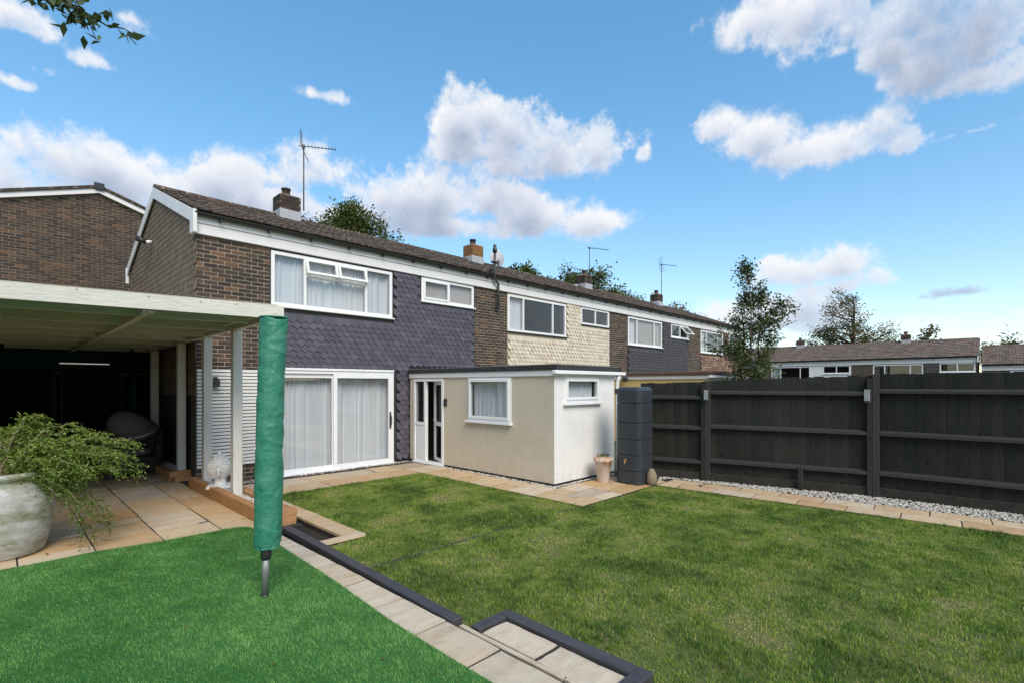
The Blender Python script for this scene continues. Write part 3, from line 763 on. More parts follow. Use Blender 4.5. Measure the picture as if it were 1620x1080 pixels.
h = .027 * (1 + .30*big + .28*sm) * RNG.uniform(.6, 1.3, len(P)); h = np.clip(h, .010, .085)
edge = (y > 8.25) | ((x > 5.85) & (y > 4.34)); h[edge] *= 1.35
tint = np.clip(.43 - .20*big - .12*sm + .16*np.clip(dry, -1, 2) + RNG.normal(0, .13, len(P)), 0, 1)
bare = (dry + .4*sm > 1.75) & (RNG.random(len(P)) < .55); P, h, tint, = P[~bare], h[~bare], tint[~bare]
st = RNG.random(len(P)) < .05; tint[st] = RNG.uniform(.85, 1, st.sum())
blades('lawn_grass', 'natural mown lawn grass with lighter and darker tufts', 'grass', P, h, RNG.uniform(.0030, .0058, len(P)), tint, RNG.uniform(.2, 1.0, len(P)), GRASS_M, -.002)
# artificial turf mat
def turf_poly():
    pts = [(-4, -4), (1.99, -4), (1.955, 2.4), (1.965, 3.1), (2.03, 4.1), (2.07, 5.28)]
    for i in range(7):
        a = i/6*math.pi/2; pts.append((1.91 + .18*math.cos(a)+.02, 6.26 + .20*math.sin(a)))
    pts += [(1.21, 6.47), (.7, 6.56), (.34, 6.52), (-4, 6.5)]; return pts
tp = turf_poly(); m = MB(); m.prism([(a, b, .103) for a, b in tp], (0, 0, .010)); tag(m.build('turf_mat', TURFBASE), kind='structure')
P = rect_pts(330000, -1.6, 2.1, 1.0, 6.5); tpa = np.array(tp); inside = np.zeros(len(P), bool); j = len(tpa) - 1
for i in range(len(tpa)):
    xi, yi = tpa[i]; xj, yj = tpa[j]
    if yi != yj: inside ^= ((yi > P[:, 1]) != (yj > P[:, 1])) & (P[:, 0] < (xj - xi) * (P[:, 1] - yi) / (yj - yi) + xi)
    j = i
P = P[inside]; P = P[(P[:, 0] * -.7184 + P[:, 1] * .6957) < 4.9]; 
tf = nz(P[:, 0], P[:, 1], .25, NZ2); tl_ = nz(P[:, 0], P[:, 1], .09)
blades('artificial_grass', 'bright green artificial grass carpet', 'artificial grass', P, .019 * RNG.uniform(.65, 1.2, len(P)) * (1 + .12*tf), RNG.uniform(.0022, .0036, len(P)),
       np.clip(.5 + .10*tf - .10*tl_ + RNG.normal(0, .22, len(P)), 0, 1), RNG.uniform(.3, 1.1, len(P)) , TURF_M, .112, comb=.55)

# ------------------------------------------------------------------ terrace houses
W_H = 6.48; PIER = 1.23; BW = (1.25, 3.93, 3.32, 4.375); SW = (4.745, 6.43, 3.82, 4.405)
EAVE_Z, EAVE_Y, RIDGE_Y, SLOPE = 4.80, -.20, 3.05, .388
RIDGE_Z = EAVE_Z + (RIDGE_Y - EAVE_Y) * SLOPE
def roof_tile_mesh(mat):
    """interlocking roof tile, .3 wide and .40 long, lower edge at the origin; x across, y up the slope"""
    prof = [(-.149, .0), (-.11, .012), (-.07, .0), (.03, .0), (.07, .012), (.11, .0), (.149, .0)]; m = MB(); V = []
    for yy, zz in ((0, .026), (.40, .004)):
        V += [(x, yy, zz + z) for x, z in prof]
    V += [(x, 0, z * .4 + .002) for x, z in prof]; n = len(prof)
    m.add(V, [(i, i+1, n+i+1, n+i) for i in range(n-1)] + [(2*n+i, 2*n+i+1, i+1, i) for i in range(n-1)])
    me = m.mesh('roof_tile'); me.materials.append(mat); return me

def house(name, label, loc, rotz, clad, tiles, bricks, roof, roofmat, seed, first=False, group=None, gable_right=False, chimney=None, panel=None, win=None, far=False):
    T = thing(name, label, 'house', loc, rotz, group); T['seed'] = seed
    MW = Matrix.Translation(Vector(loc)) @ Matrix.Rotation(rotz, 4, 'Z')
    wpos = lambda p: MW @ Vector(p[:3])
    holes = [BW, SW]
    if first: holes.append((1.20, 3.96, -.03, 2.08))
    # walls: a closed shell with real openings, so that the rooms behind the windows are dark
    m = MB(); wall_grid(m, .0, W_H, -.10, 4.70, .03, .23, holes)
    for x0 in (.0, W_H - .1):
        m.prism([(x0, .23, -.1), (x0, 6.1, -.1), (x0, 6.1, 4.66), (x0, RIDGE_Y, RIDGE_Z - .10), (x0, .23, 4.74)], (.1, 0, 0))
    m.box(.1, W_H-.1, 5.9, 6.1, -.1, 4.66); m.box(.1, W_H-.1, .23, 5.9, 2.35, 2.50); m.box(.1, W_H-.1, .23, 5.9, -.1, -.03); m.box(.1, W_H-.1, .23, 5.9, 4.45, 4.5)
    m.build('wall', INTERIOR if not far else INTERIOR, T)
    # brick pier
    if bricks == 'parts' or bricks == 'joined':
        m = MB(); m.box(.0, PIER, .007, .029, -.1, 4.42); m.build('mortar', MORTAR, T)
        sk = (lambda x, z: (.48 < z < 1.92)) if first else (lambda x, z: z < 1.85)
        pl = brick_places(0, PIER, .02, 4.42, 0, skip=sk, course=.0755)
        if bricks == 'parts': pieces('brick', 'brickwork', BR, pl, BRICK, T, wpos, 300)
        else: pieces('brick', 'brickwork', BR, pl, BRICK, T, wpos, 0)
    # cladding
    if panel is not None:
        m = MB(); wall_grid(m, PIER+.005, W_H, -.1, 4.43, .0, .028, [(BW[0]-.02, BW[1]+.0, BW[2]-.01, 4.5), (SW[0], SW[1], SW[2], 4.5)])
        for i in range(4): m.box(4.0 + i*.16, 4.0 + i*.16 + .008, -.008, -.001, 2.2, 3.8)
        m.build('panel', panel, T)
    else:
        tm = tile_mesh(.165, .114, clad); pl = []; r = 0; z = .06 if first else 1.9
        while z < 4.40:
            x = PIER + .0825 + (.0825 if r % 2 else 0) + .004
            while x < W_H - .05:
                a, b, t = x-.08, x+.08, z + .114*1.3; hit = False
                for h in holes:
                    if b > h[0]-.012 and a < h[1]+.012 and t > h[2]-.045 and z < h[3]+.03: hit = True
                if first and (z < 2.12 and x > 4.44): hit = True
                if not hit: pl.append((x, random.uniform(-.003, .002), z + random.gauss(0, .0015), 0, random.gauss(0, .011), random.gauss(0, .010), 1, 1, 1, 0))
                x += .165
            z += .114; r += 1
        pieces('wall_tile', 'wall_tiling', [tm], pl, clad, T, wpos, 300 if tiles == 'parts' else 0)
        m = MB(); wall_grid(m, PIER+.003, W_H-.002, -.08, 4.43, .004, .028, holes); m.build('tile_backing', BLACKTRIM if clad is not TILE_CREAM else CREAM_R, T)
    # windows
    wz0, wz1 = BW[2], BW[3]; f = .068; xa, xb = BW[0], BW[1]; m1, m2 = xa+.66, xb-.66
    st = win or 'three'
    if st == 'top':                                             # two small top-hung sashes standing open
        mid = (m1+m2)/2; tz = wz1-.36
        ls = [(xa+f, m1-.03, wz0+f, wz1-f, 'fixed'), (m1+.015, mid-.022, tz, wz1-f, 'open'), (mid+.023, m2-.03, tz, wz1-f, 'open'),
              (m1+.015, m2-.03, wz0+f, tz-.045, 'fixed'), (m2+.015, xb-f, wz0+f, wz1-f, 'fixed')]
        window(T, xa, xb, wz0, wz1, ls, curtain=[(xa+.05, xb-.05, wz0+.03, wz1-.03)], seed=seed)
    else:
        ls = [(xa+f, m1-.03, wz0+f, wz1-f, 'fixed'), (m1+.015, m2-.03, wz0+f, wz1-f, 'fixed'), (m2+.015, xb-f, wz0+f, wz1-f, 'fixed')]
        cu = [(xa+.05, xa+.72, wz0+.03, wz1-.03)] if st != 'bare' else []
        window(T, xa, xb, wz0, wz1, ls, curtain=cu, seed=seed, blind=(xa+.70, xb-.06, wz0+.05, wz1-.05) if st == 'blind' else None, sill_mat=BLACKTRIM if clad is TILE_CREAM else None)
    xa, xb, wz0, wz1 = SW; mid = (xa+xb)/2
    k2 = 'sash' if st == 'top' else 'fixed'
    ls = [(xa+f, mid-.022, wz0+f, wz1-f, k2), (mid+.023, xb-f, wz0+f, wz1-f, 'wide' if st == 'blind' else 'fixed')]
    window(T, xa, xb, wz0, wz1, ls, seed=seed+5, blind=(xa+.05, xb-.05, wz0+.04, wz1-.04) if first else None, sill_mat=BLACKTRIM if clad is TILE_CREAM else None)
    # fascia, gutter
    e1 = -.06 if first else 0
    m = MB(); m.box(e1, W_H, -.055, .028, 4.415, 4.600, .004); m.build('fascia_board', FASCIA, T)
    m = MB(); m.box(e1, W_H, -.075, .026, 4.604, 4.76, .004); m.build('soffit_board', FASCIA, T)
    m = MB(); V = []; n = 7
    for xx in (e1, W_H):
        for i in range(n+1):
            a = math.pi + math.pi*i/n; V.append((xx, -.14 + .062*math.cos(a), 4.765 + .062*math.sin(a)))
        for i in range(n, -1, -1):
            a = math.pi + math.pi*i/n; V.append((xx, -.14 + .056*math.cos(a), 4.766 + .055*math.sin(a)))
    q = 2*(n+1); m.add(V, [(i, (i+1) % q, q+(i+1) % q, q+i) for i in range(q)] + [tuple(range(q)), tuple(range(2*q-1, q-1, -1))])
    for i in range(8):
        xx = .35 + i*.82; m.box(xx-.02, xx+.02, -.17, -.077, 4.672, 4.702)
    m.build('gutter', BLACKPL, T)
    # roof
    m = MB()
    rp = [(0, EAVE_Y+.04, EAVE_Z-.03), (0, RIDGE_Y, RIDGE_Z-.03), (0, 6.3, EAVE_Z-.03), (0, 6.3, EAVE_Z-.07), (0, RIDGE_Y, RIDGE_Z-.09), (0, EAVE_Y+.04, EAVE_Z-.07)]
    m.prism([(-.06 if first else 0, b, c) for _, b, c in rp], (W_H + (.06 if first else 0), 0, 0)); m.build('roof', roofmat, T)
    rt = roof_tile_mesh(roofmat); pl = []; ang = math.atan(SLOPE); n = 11; x0 = -.06 if first else 0
    sl = math.hypot(RIDGE_Y - EAVE_Y, RIDGE_Z - EAVE_Z); g = (sl - .02) / n
    for r in range(n):
        s = r * g; cx_ = .15 + x0
        while cx_ < W_H + .02:
            pl.append((cx_ + (0 if r % 2 else 0), EAVE_Y + s*math.cos(ang), EAVE_Z - .012 + s*math.sin(ang) + random.uniform(-.004, .006), ang + random.gauss(0, .008), random.gauss(0, .006), random.gauss(0, .006), 1, 1, 1, 0)); cx_ += .30
    pieces('roof_tile', 'roof_tiling', [rt], pl, roofmat, T, wpos, 300 if roof == 'parts' else 0)
    m = MB(); xx = x0
    while xx < W_H - .02:
        x2 = min(xx + .44, W_H); V = []
        for q in (xx+.002, x2-.002):
            for i in range(5):
                a = math.pi * i / 4; V.append((q, RIDGE_Y - .12*math.cos(a), RIDGE_Z - .035 + .095*math.sin(a)))
        m.add(V, [(i, i+1, 6+i, 5+i) for i in range(4)] + [(4, 3, 2, 1, 0), (5, 6, 7, 8, 9)]); xx += .45
    m.build('ridge_tiles', roofmat, T)
    if first or gable_right:                                    # exposed gable: tile hanging and bargeboards
        for side in ([-1] if first else []) + ([1] if gable_right else []):
            gx = 0 if side < 0 else W_H; o = .06 * side
            m = MB()
            for (ya, za), (yb, zb) in (((EAVE_Y+.03, EAVE_Z), (RIDGE_Y, RIDGE_Z)), ((RIDGE_Y, RIDGE_Z), (6.22, EAVE_Z+.03))):
                a0 = gx + o - .012; m.prism([(a0, ya, za-.25), (a0, yb, zb-.25), (a0, yb, zb-.02), (a0, ya, za-.02)], (.024, 0, 0))
            m.build('bargeboard', FASCIA, T)
            m = MB(); m.box(gx+o-.03, gx+o+.03, -.19, .03, 4.40, 4.80, .004); m.box(gx+o-.03, gx+o+.03, 6.12, 6.24, 4.40, 4.80, .004); m.build('eaves_box', FASCIA, T)
            gm = tile_mesh(.165, .114, TILE_GABLE, kick=.022, fall=.012); pl = []; r = 0; z = 1.6
            while z < RIDGE_Z - .1:
                y = .05 + (.0825 if r % 2 else 0)
                while y < 6.06:
                    zr = min(EAVE_Z + (y - EAVE_Y)*SLOPE, EAVE_Z + (6.3 - y)*SLOPE) - .12
                    if z + .12 < zr: pl.append((gx - .001, y, z, 0, 0, -math.pi/2, 1, 1, 1, 0) if side < 0 else (gx + .001, y, z, 0, 0, math.pi/2, 1, 1, 1, 0))
                    y += .165
                z += .114; r += 1
            pieces('gable_tile', 'gable_tiling', [gm], pl, TILE_GABLE, T, wpos, 0)
            m = MB(); m.prism([(gx - .004, .03, -.1), (gx - .004, 6.1, -.1), (gx - .004, 6.1, 4.6), (gx-.004, RIDGE_Y, RIDGE_Z-.15), (gx-.004, .03, 4.72)], (-.010*(-side) if side > 0 else .003, 0, 0)) if side < 0 else m.box(gx+.002, gx+.008, .03, 6.1, -.1, 4.6)
            m.build('gable_felt', BLACKTRIM, T)
    # chimney
    if chimney:
        cx_, bm, top = chimney; cy = RIDGE_Y - .10; w, d = .48, .46
        zb = EAVE_Z + (cy - d/2 - EAVE_Y)*SLOPE - .1
        m = MB(); m.box(cx_-w/2, cx_+w/2, cy-d/2, cy+d/2, zb, top)
        ch = m.build('chimney', MORTAR if bm is not BRICK_O else BRICK_O, T)
        pl = []
        for ax in range(4):
            L_ = (w, d, w, d)[ax]
            for p in brick_places(-L_/2, L_/2, zb+.32, top-.002, 0, course=.0755):
                u, zz, ln = p[0], p[2], p[6]
                if ax == 0: q = (cx_+u, cy-d/2-.006+.0, zz, 0, 0, 0)
                elif ax == 1: q = (cx_+w/2+.006, cy+u, zz, 0, 0, math.pi/2)
                elif ax == 2: q = (cx_-u, cy+d/2+.006, zz, 0, 0, math.pi)
                else: q = (cx_-w/2-.006, cy-u, zz, 0, 0, -math.pi/2)
                pl.append(q + (ln + .004, .03, .066, p[9]))
        mesh_set = BR if bm is BRICK else [b.copy() for b in BR]
        if bm is not BRICK:
            for b in mesh_set: b.materials.clear(); b.materials.append(bm)
        pieces('brick', 'chimney_brickwork', mesh_set, pl, bm, ch, wpos, 0)
        m = MB(); m.box(cx_-w/2-.022, cx_+w/2+.022, cy-d/2-.022, cy+d/2+.022, zb, zb+.34, .01); m.build('flashing', LEAD, ch)
        m = MB(); m.box(cx_-w/2-.012, cx_+w/2+.012, cy-d/2-.012, cy+d/2+.012, top, top+.045, .02); m.build('chimney_cap', MORTAR, ch)
        m = MB(); m.lathe([(.115, 0), (.105, .03), (.095, .17), (.115, .18), (.115, .215), (.085, .215), (.08, .10)], 14, (cx_-.02, cy, top+.04)); m.build('chimney_pot', BRICK if bm is not BRICK_O else BLACKTRIM, ch, True)
    return T

HX, HY = 2.42, 10.0
h1 = house('terraced_house', 'end terraced house with grey shaped wall tiles and open top windows', (HX, HY, 0), 0, TILE_GREY, 'parts', 'parts', 'parts', ROOF, 2, first=True, group='terraced houses along the garden', chimney=(2.72, BRICK, 6.50), win='top')
h2 = house('terraced_house', 'cream tile-hung terraced house, second from the near gable', (HX+W_H, HY, 0), 0, TILE_CREAM, 'parts', 'parts', 'parts', ROOF, 5, group='terraced houses along the garden', chimney=(2.55, BRICK_O, 6.52), win='three')
h3 = house('terraced_house', 'terraced house clad in dark brown tiles with a beige blind', (HX+2*W_H, HY, 0), 0, TILE_DARK, 'joined', 'joined', 'joined', ROOF, 8, group='terraced houses along the garden', chimney=(2.55, BRICK, 6.52), win='blind')
h4 = house('terraced_house', 'terraced house with reddish brown wall tiles, half hidden by the garden tree', (HX+3*W_H, HY, 0), 0, TILE_BROWN, 'joined', 'joined', 'joined', ROOF, 11, group='terraced houses along the garden', chimney=(2.55, BRICK, 6.52), win='three', gable_right=True)
RZ = -math.pi/2
GF = 'distant terrace beyond the fence'
house('terraced_house', 'distant terraced house behind the garden tree', (42, 20.3, -1.22), RZ, None, 'joined', 'joined', 'joined', ROOF_FAR, 15, group=GF, panel=WHITE_R, win='three')
house('terraced_house', 'distant terraced house with smooth white wall panels', (42, 13.81, -1.22), RZ, None, 'joined', 'joined', 'joined', ROOF_FAR, 16, group=GF, panel=WHITE_R, win='three', chimney=(2.55, BRICK, 6.5))
house('terraced_house', 'distant terraced house with dark wall tiles and white framed windows', (42, 7.32, -1.22), RZ, TILE_DARK, 'joined', 'joined', 'joined', ROOF_FAR, 18, group=GF, win='bare', chimney=(2.75, BRICK, 6.5), gable_right=True)
house('terraced_house', 'distant terraced house with a lower roof at the right edge', (42.2, .62, -1.75), RZ, TILE_DARK, 'joined', 'joined', 'joined', ROOF_FAR, 21, group=GF, win='three')

# sliding patio door of the first house
def patio_door():
    x0, x1, z0, z1 = 1.20, 3.96, -.02, 2.085
    m = MB(); m.ring(x0, x1, z0, z1, -.03, .09, .06); m.box(x0-.0, x1+.0, -.05, .07, z1+.001, z1+.05, .006); m.box(x0, x1+.03, -.09, -.031, z0-.005, z0+.05, .006)
    d = m.build('patio_door', UPVC, h1)
    for i, (a, b, y) in enumerate(((x0+.06, 2.57, .035), (2.50, x1-.06, -.012))):
        s = MB(); s.ring(a, b, z0+.06, z1-.06, y-.022, y+.022, .085); s.build('sliding_panel', UPVC, d)
        p = MB(); p.box(a+.086, b-.086, y-.008, y+.006, z0+.146, z1-.146); p.build('pane', GLASS, d)
    m = MB(); m.tube([(x1-.10, -.045, .86), (x1-.10, -.085, .90), (x1-.10, -.085, 1.08), (x1-.10, -.045, 1.12)], .012, 8); m.box(x1-.125, x1-.075, -.045, -.032, .80, 1.18, .004); m.build('handle', DARKMETAL, d)
    V, F = curtain_mesh(x0+.03, x1-.04, z0+.03, z1-.05, .19, 4.4, .026, .10); np_mesh('curtain', V, F, CURTAIN, d, smooth=True)
patio_door()
# white slat screen over the lower brick pier
def slats():
    t = thing('slatted_screen', 'white horizontal slat screen on the brick pier behind the posts', 'screen', (HX, HY-.03, 0))
    for x in (.03, .42, .80, 1.14):
        m = MB(); m.box(x, x+.04, .0, .026, .30, 2.06); m.build('batten', BLACKTRIM, t)
    m = MB(); m.box(0, 1.185, .0265, .0285, .32, 2.05); m.build('dark_gap_sheet', BLACKTRIM, t)  # black sheet added so the gaps between slats look shaded
    z = .34
    me = None
    while z < 2.05:
        m = MB(); 
        if me is None: m.box(0, 1.185, -.022, -.001, 0, .047, .003); me = m.mesh('slat'); me.materials.append(SLAT)
        link('slat', me, None, t, loc=(random.uniform(-.002, .002), 0, z), rot=(0, random.gauss(0, .0008), 0)); z += .0625
slats()

# ------------------------------------------------------------------ rear extensions
def extension(label, loc, side, front, detailed):
    T = thing('house_extension', label, 'extension', loc)
    # local: x 0..1.91 away from the door wall, y 0 at the garden face, 4.42 at the house
    LX, LY = 1.91, 4.36
    hs = [(3.10, 4.20, .03, 1.93), (1.04, 2.28, 1.08, 1.95)] if detailed else []
    m = MB(); m.xf = Matrix(((0, 1, 0, 0), (1, 0, 0, 0), (0, 0, 1, 0), (0, 0, 0, 1)))      # grid drawn along y
    wall_grid(m, .0, LY, .065, 1.96, 0, .12, hs); m.xf = None
    m.build('side_wall', side, T)
    m = MB(); wall_grid(m, .002, LX, .065, 1.96, -.002, .12, [(.27, 1.36, 1.48, 1.955)] if detailed else []); m.build('front_wall', front, T)
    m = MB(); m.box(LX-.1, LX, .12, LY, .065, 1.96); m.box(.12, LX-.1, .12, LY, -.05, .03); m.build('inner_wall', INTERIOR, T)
    m = MB(); m.box(.02, LX-.02, .02, LY, -.06, .066); m.build('plinth', BLACKTRIM, T)
    m = MB(); m.box(-.05, LX+.12, -.10, LY+.02, 2.06, 2.15, .004); m.build('roof_trim', BLACKTRIM if detailed else RUSTTRIM, T)
    m = MB(); m.box(-.02, LX+.08, -.07, LY+.02, 2.148, 2.165); m.build('roof', FELT, T)
    m = MB(); m.box(-.03, LX+.03, -.03, LY+.01, 1.955, 2.062, .003); m.build('fascia_board', WPAINT if not detailed else FASCIA, T)
    m = MB(); m.box(-.10, LX+.25, -.125, -.032, 1.985, 2.055, .012); m.build('gutter', UPVC, T)
    if not detailed: return T
    m = MB(); m.tube([(LX+.05, -.08, 1.99), (LX+.05, -.06, 1.90), (LX+.05, -.045, 1.84), (LX+.05, -.045, .05)], .034, 10); m.build('downpipe', UPVC, T, True)
    m = MB(); m.box(LX+.005, LX+.095, -.09, .0, 1.62, 1.72, .006); m.build('pipe_diverter', BLACKPL, T)
    window(T, .27, 1.36, 1.48, 1.955, [(.325, 1.305, 1.535, 1.90, 'sash')], curtain=[(.31, 1.32, 1.50, 1.94)], seed=7, silldrop=.05)
    w = window(T, 0, 1.24, 1.08, 1.95, [(.055, 1.185, 1.135, 1.895, 'sash')], curtain=[(.05, 1.19, 1.10, 1.93)], seed=9, silldrop=.05)
    w.location = (0, 2.28, 0); w.rotation_euler = (0, 0, -math.pi/2)
    # door set: side light and a half glazed door standing ajar into the room
    d = MB(); d.ring(0, 1.10, .03, 1.93, -.02, .06, .055); d.box(.40, .46, -.018, .058, .085, 1.875, .003); d.box(.055, .40, -.016, .05, .88, .95, .003); d.box(-.03, 1.13, -.05, -.021, .012, .045, .004)
    fr = d.build('door_frame', UPVC, T, loc=(0, 4.20, 0), rot=(0, 0, -math.pi/2))
    p = MB(); p.box(.056, .399, .01, .02, .951, 1.874); p.build('pane', GLASS, fr)
    p = MB(); p.box(.056, .399, .0, .025, .086, .879); p.box(.10, .36, -.006, .0, .13, .84, .003); p.build('lower_panel', UPVC, fr)
    lf = MB(); wdt = .585; lf.ring(-wdt, 0, .09, 1.87, -.022, .022, .075); lf.box(-wdt+.075, -.075, -.021, .021, .88, .97, .003)
    A = rad(DOOR_A); leaf = lf.build('door', UPVC, fr, loc=(1.045, .03, 0), rot=(0, 0, -A))
    p = MB(); p.box(-wdt+.076, -.076, -.006, .006, .166, .879); p.box(-wdt+.076, -.076, -.006, .006, .971, 1.794); p.build('pane', GLASS, fr, loc=(1.045, .03, 0), rot=(0, 0, -A))
    p = MB(); p.tube([(-wdt+.04, -.022, 1.0), (-wdt+.04, -.06, 1.0), (-wdt+.13, -.062, 1.0)], .009, 8); p.build('handle', GALV, fr, loc=(1.045, .03, 0), rot=(0, 0, -A))
    return T
DOOR_A = 19
RUSTTRIM = speckled('rusty_brown_trim', (.14, .060, .032), (.07, .055, .045), .7, 3, 0)
extension('flat-roofed extension with cream and white walls and an open door', (6.78, 5.54, 0), CREAM_R, WHITE_R, True)
extension('yellow walled flat-roofed extension beyond the dark fence', (6.78+W_H, 5.52, 0), YELLOW_R, WHITE_R, False)
m = MB(); m.box(-.03, 0, -.045, .045, -.08, .08, .006); m.box(-.035, -.03, -.025, .025, -.02, .05)
tag(m.build('key_safe', BLACKPL, loc=(6.778, 8.56, 1.42)), 'small black key box on the cream wall beside the open door', 'key box')
# brackets, floodlight and looped cable on the neighbour's fascia
t = thing('floodlight', 'black floodlight with hanging cable under the neighbour roof edge', 'light', (13.18, 8.0, 2.0))
m = MB(); m.box(-.10, .0, -.07, .07, -.10, .03, .01); m.build('lamp_head', BLACKPL, t)
m = MB(); m.tube([(-.04, .1+.4*i/10, -.08 - .22*math.sin(math.pi*i/10)) for i in range(11)], .008, 6); m.build('cable', BLACKPL, t)
m = MB(); m.box(-.06, .05, .50, .60, -.08, .02, .01); m.build('bracket', GALV, t)

# ------------------------------------------------------------------ big brick gable at the left
def left_building():
    T = thing('brick_building', 'tall brown brick building with white bargeboards behind the carport', 'building', (0, 17.5, 0))
    ax, az, s = 1.93, 7.10, .335; x0, x1 = -2.6, 6.4
    top = lambda x: az - abs(x - ax) * s
    m = MB(); m.prism([(x0, .007, -.1), (x1, .007, -.1), (x1, .007, top(x1)), (ax, .007, az), (x0, .007, top(x0))], (0, 8, 0)); m.build('wall', speckled('old_mortar', (.27, .215, .155), (.15, .12, .09), .95, 1.6, .004, 120, .9), T)
    pl = brick_places(x0, x1, 2.3, az, 0, clip=lambda x, z: z < top(x) - .16, skip=lambda x, z: x > 4.3)
    pieces('brick', 'brickwork', BRL, pl, BRICK_L, T, lambda p: Vector((p[0], 17.5, p[2])), 300)
    m = MB()
    for a, b in ((x0-.2, ax), (ax, x1+.2)):
        za, zb = top(a), top(b); m.prism([(a, -.10, za-.135), (b, -.10, zb-.135), (b, -.10, zb), (a, -.10, za)], (0, .09, 0))
    m.build('bargeboard', FASCIA, T)
    m = MB()
    for a, b in ((x0-.3, ax), (ax, x1+.3)):
        za, zb = top(a), top(b); m.prism([(a, -.14, za+.003), (b, -.14, zb+.003), (b, -.14, zb+.075), (a, -.14, za+.075)], (0, 8.2, 0))
    m.build('roof', ROOF, T)
    m = MB(); m.box(ax-.11, ax+.11, -.17, -.141, az-.06, az+.12, .03); m.build('ridge_end', BLACKPL, T)
left_building()

# ------------------------------------------------------------------ carport
def carport():
    T = thing('carport', 'white painted timber carport with open rafters', 'carport', (0, 0, 0))
    A = Vector((2.475, 6.34)); B = Vector((-3.2, 7.20)); zb = lambda t: 2.60 + .02*(1-t)
    m = MB(); m.bar((A.x, A.y, 2.685), (B.x, B.y, 2.685), .05, .16); m.build('front_beam', WPAINT, T)
    m = MB(); d = (B-A).normalized(); m.box(A.x-.02, A.x+.018, A.y+.026, A.y+.30, 2.60, 2.765, .004); m.build('beam_return', WPAINT, T)
    zt = lambda y: 2.60 - (y - 6.4) * .018                     # underside of the plate, falling to the back
    for (x, y, z0) in ((2.415, 7.88, .205), (2.40, 9.28, .205), (2.30, 10.46, .24), (2.24, 12.3, .10)):
        m = MB(); m.box(x-.062, x+.062, y-.062, y+.062, z0, zt(y)-.001, .006); m.build('post', WPAINT_V, T)
    m = MB(); m.bar((2.42, 6.40, zt(6.4)+.055), (2.20, 13.1, zt(13.1)+.055), .075, .11); m.build('plate', WPAINT, T)
    m = MB(); m.bar((2.33, 6.42, zt(6.4)+.10), (2.11, 13.1, zt(13.1)+.10), .045, .08); m.build('plate_lath', WPAINT, T)
    for i in range(7):
        y = 7.00 + i*.98; yl = y + .35
        m = MB(); m.bar((2.29, y, zt(y)+.075), (-3.1, yl+.45, zt(y)+.075), .05, .145); m.build('rafter', WPAINT, T)
    m = MB(); m.bar((1.17, 6.60, zt(6.6)+.03), (1.05, 13.1, zt(13.1)+.03), .06, .10); m.build('purlin', WPAINT, T)
    n = 9
    for i in range(n):
        xa = 2.44 - i*.62
        m = MB(); m.add([(xa-.6199, 6.42 + (2.44-xa+.6)*.15, 2.772), (xa, 6.42 + (2.44-xa)*.15, 2.772), (xa, 13.3, 2.655), (xa-.6199, 13.3, 2.655)], [(0, 1, 2, 3)])
        m.V += [(a, b, c+.016) for a, b, c in m.V]; m.F += [(7, 6, 5, 4), (0, 4, 5, 1), (1, 5, 6, 2), (2, 6, 7, 3), (3, 7, 4, 0)]
        m.build('roof_board', ROOFSHEET, T)
carport()
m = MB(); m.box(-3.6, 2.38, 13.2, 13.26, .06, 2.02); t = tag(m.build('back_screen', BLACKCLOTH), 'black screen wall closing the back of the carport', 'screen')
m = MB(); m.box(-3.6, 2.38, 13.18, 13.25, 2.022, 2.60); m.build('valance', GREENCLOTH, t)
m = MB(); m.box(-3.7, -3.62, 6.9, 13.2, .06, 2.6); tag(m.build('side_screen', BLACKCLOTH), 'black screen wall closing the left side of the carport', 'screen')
m = MB(); m.box(.86, 1.62, 13.13, 13.15, 2.212, 2.226); 
tm_ = NT('glow_strip'); tm_.set(**{'Emission Strength': .2}); tm_.b.inputs['Emission Color'].default_value = (1, .97, .9, 1); tm_.col((.8, .8, .8))  # added glow standing in for a bright slit in the dark wall
lt = tag(m.build('glow_strip', tm_.m), 'thin glowing strip added for a bright gap at the carport back', 'lamp')
m = MB(); m.box(.84, 1.64, 13.15, 13.18, 2.19, 2.245, .004); m.build('glow_strip_surround', DARKMETAL, lt)
m = MB(); m.box(1.93, 2.04, 12.9, 13.0, .10, 2.55, .006); tag(m.build('green_post', GREENCLOTH), 'dark green post at the back of the carport', 'post')

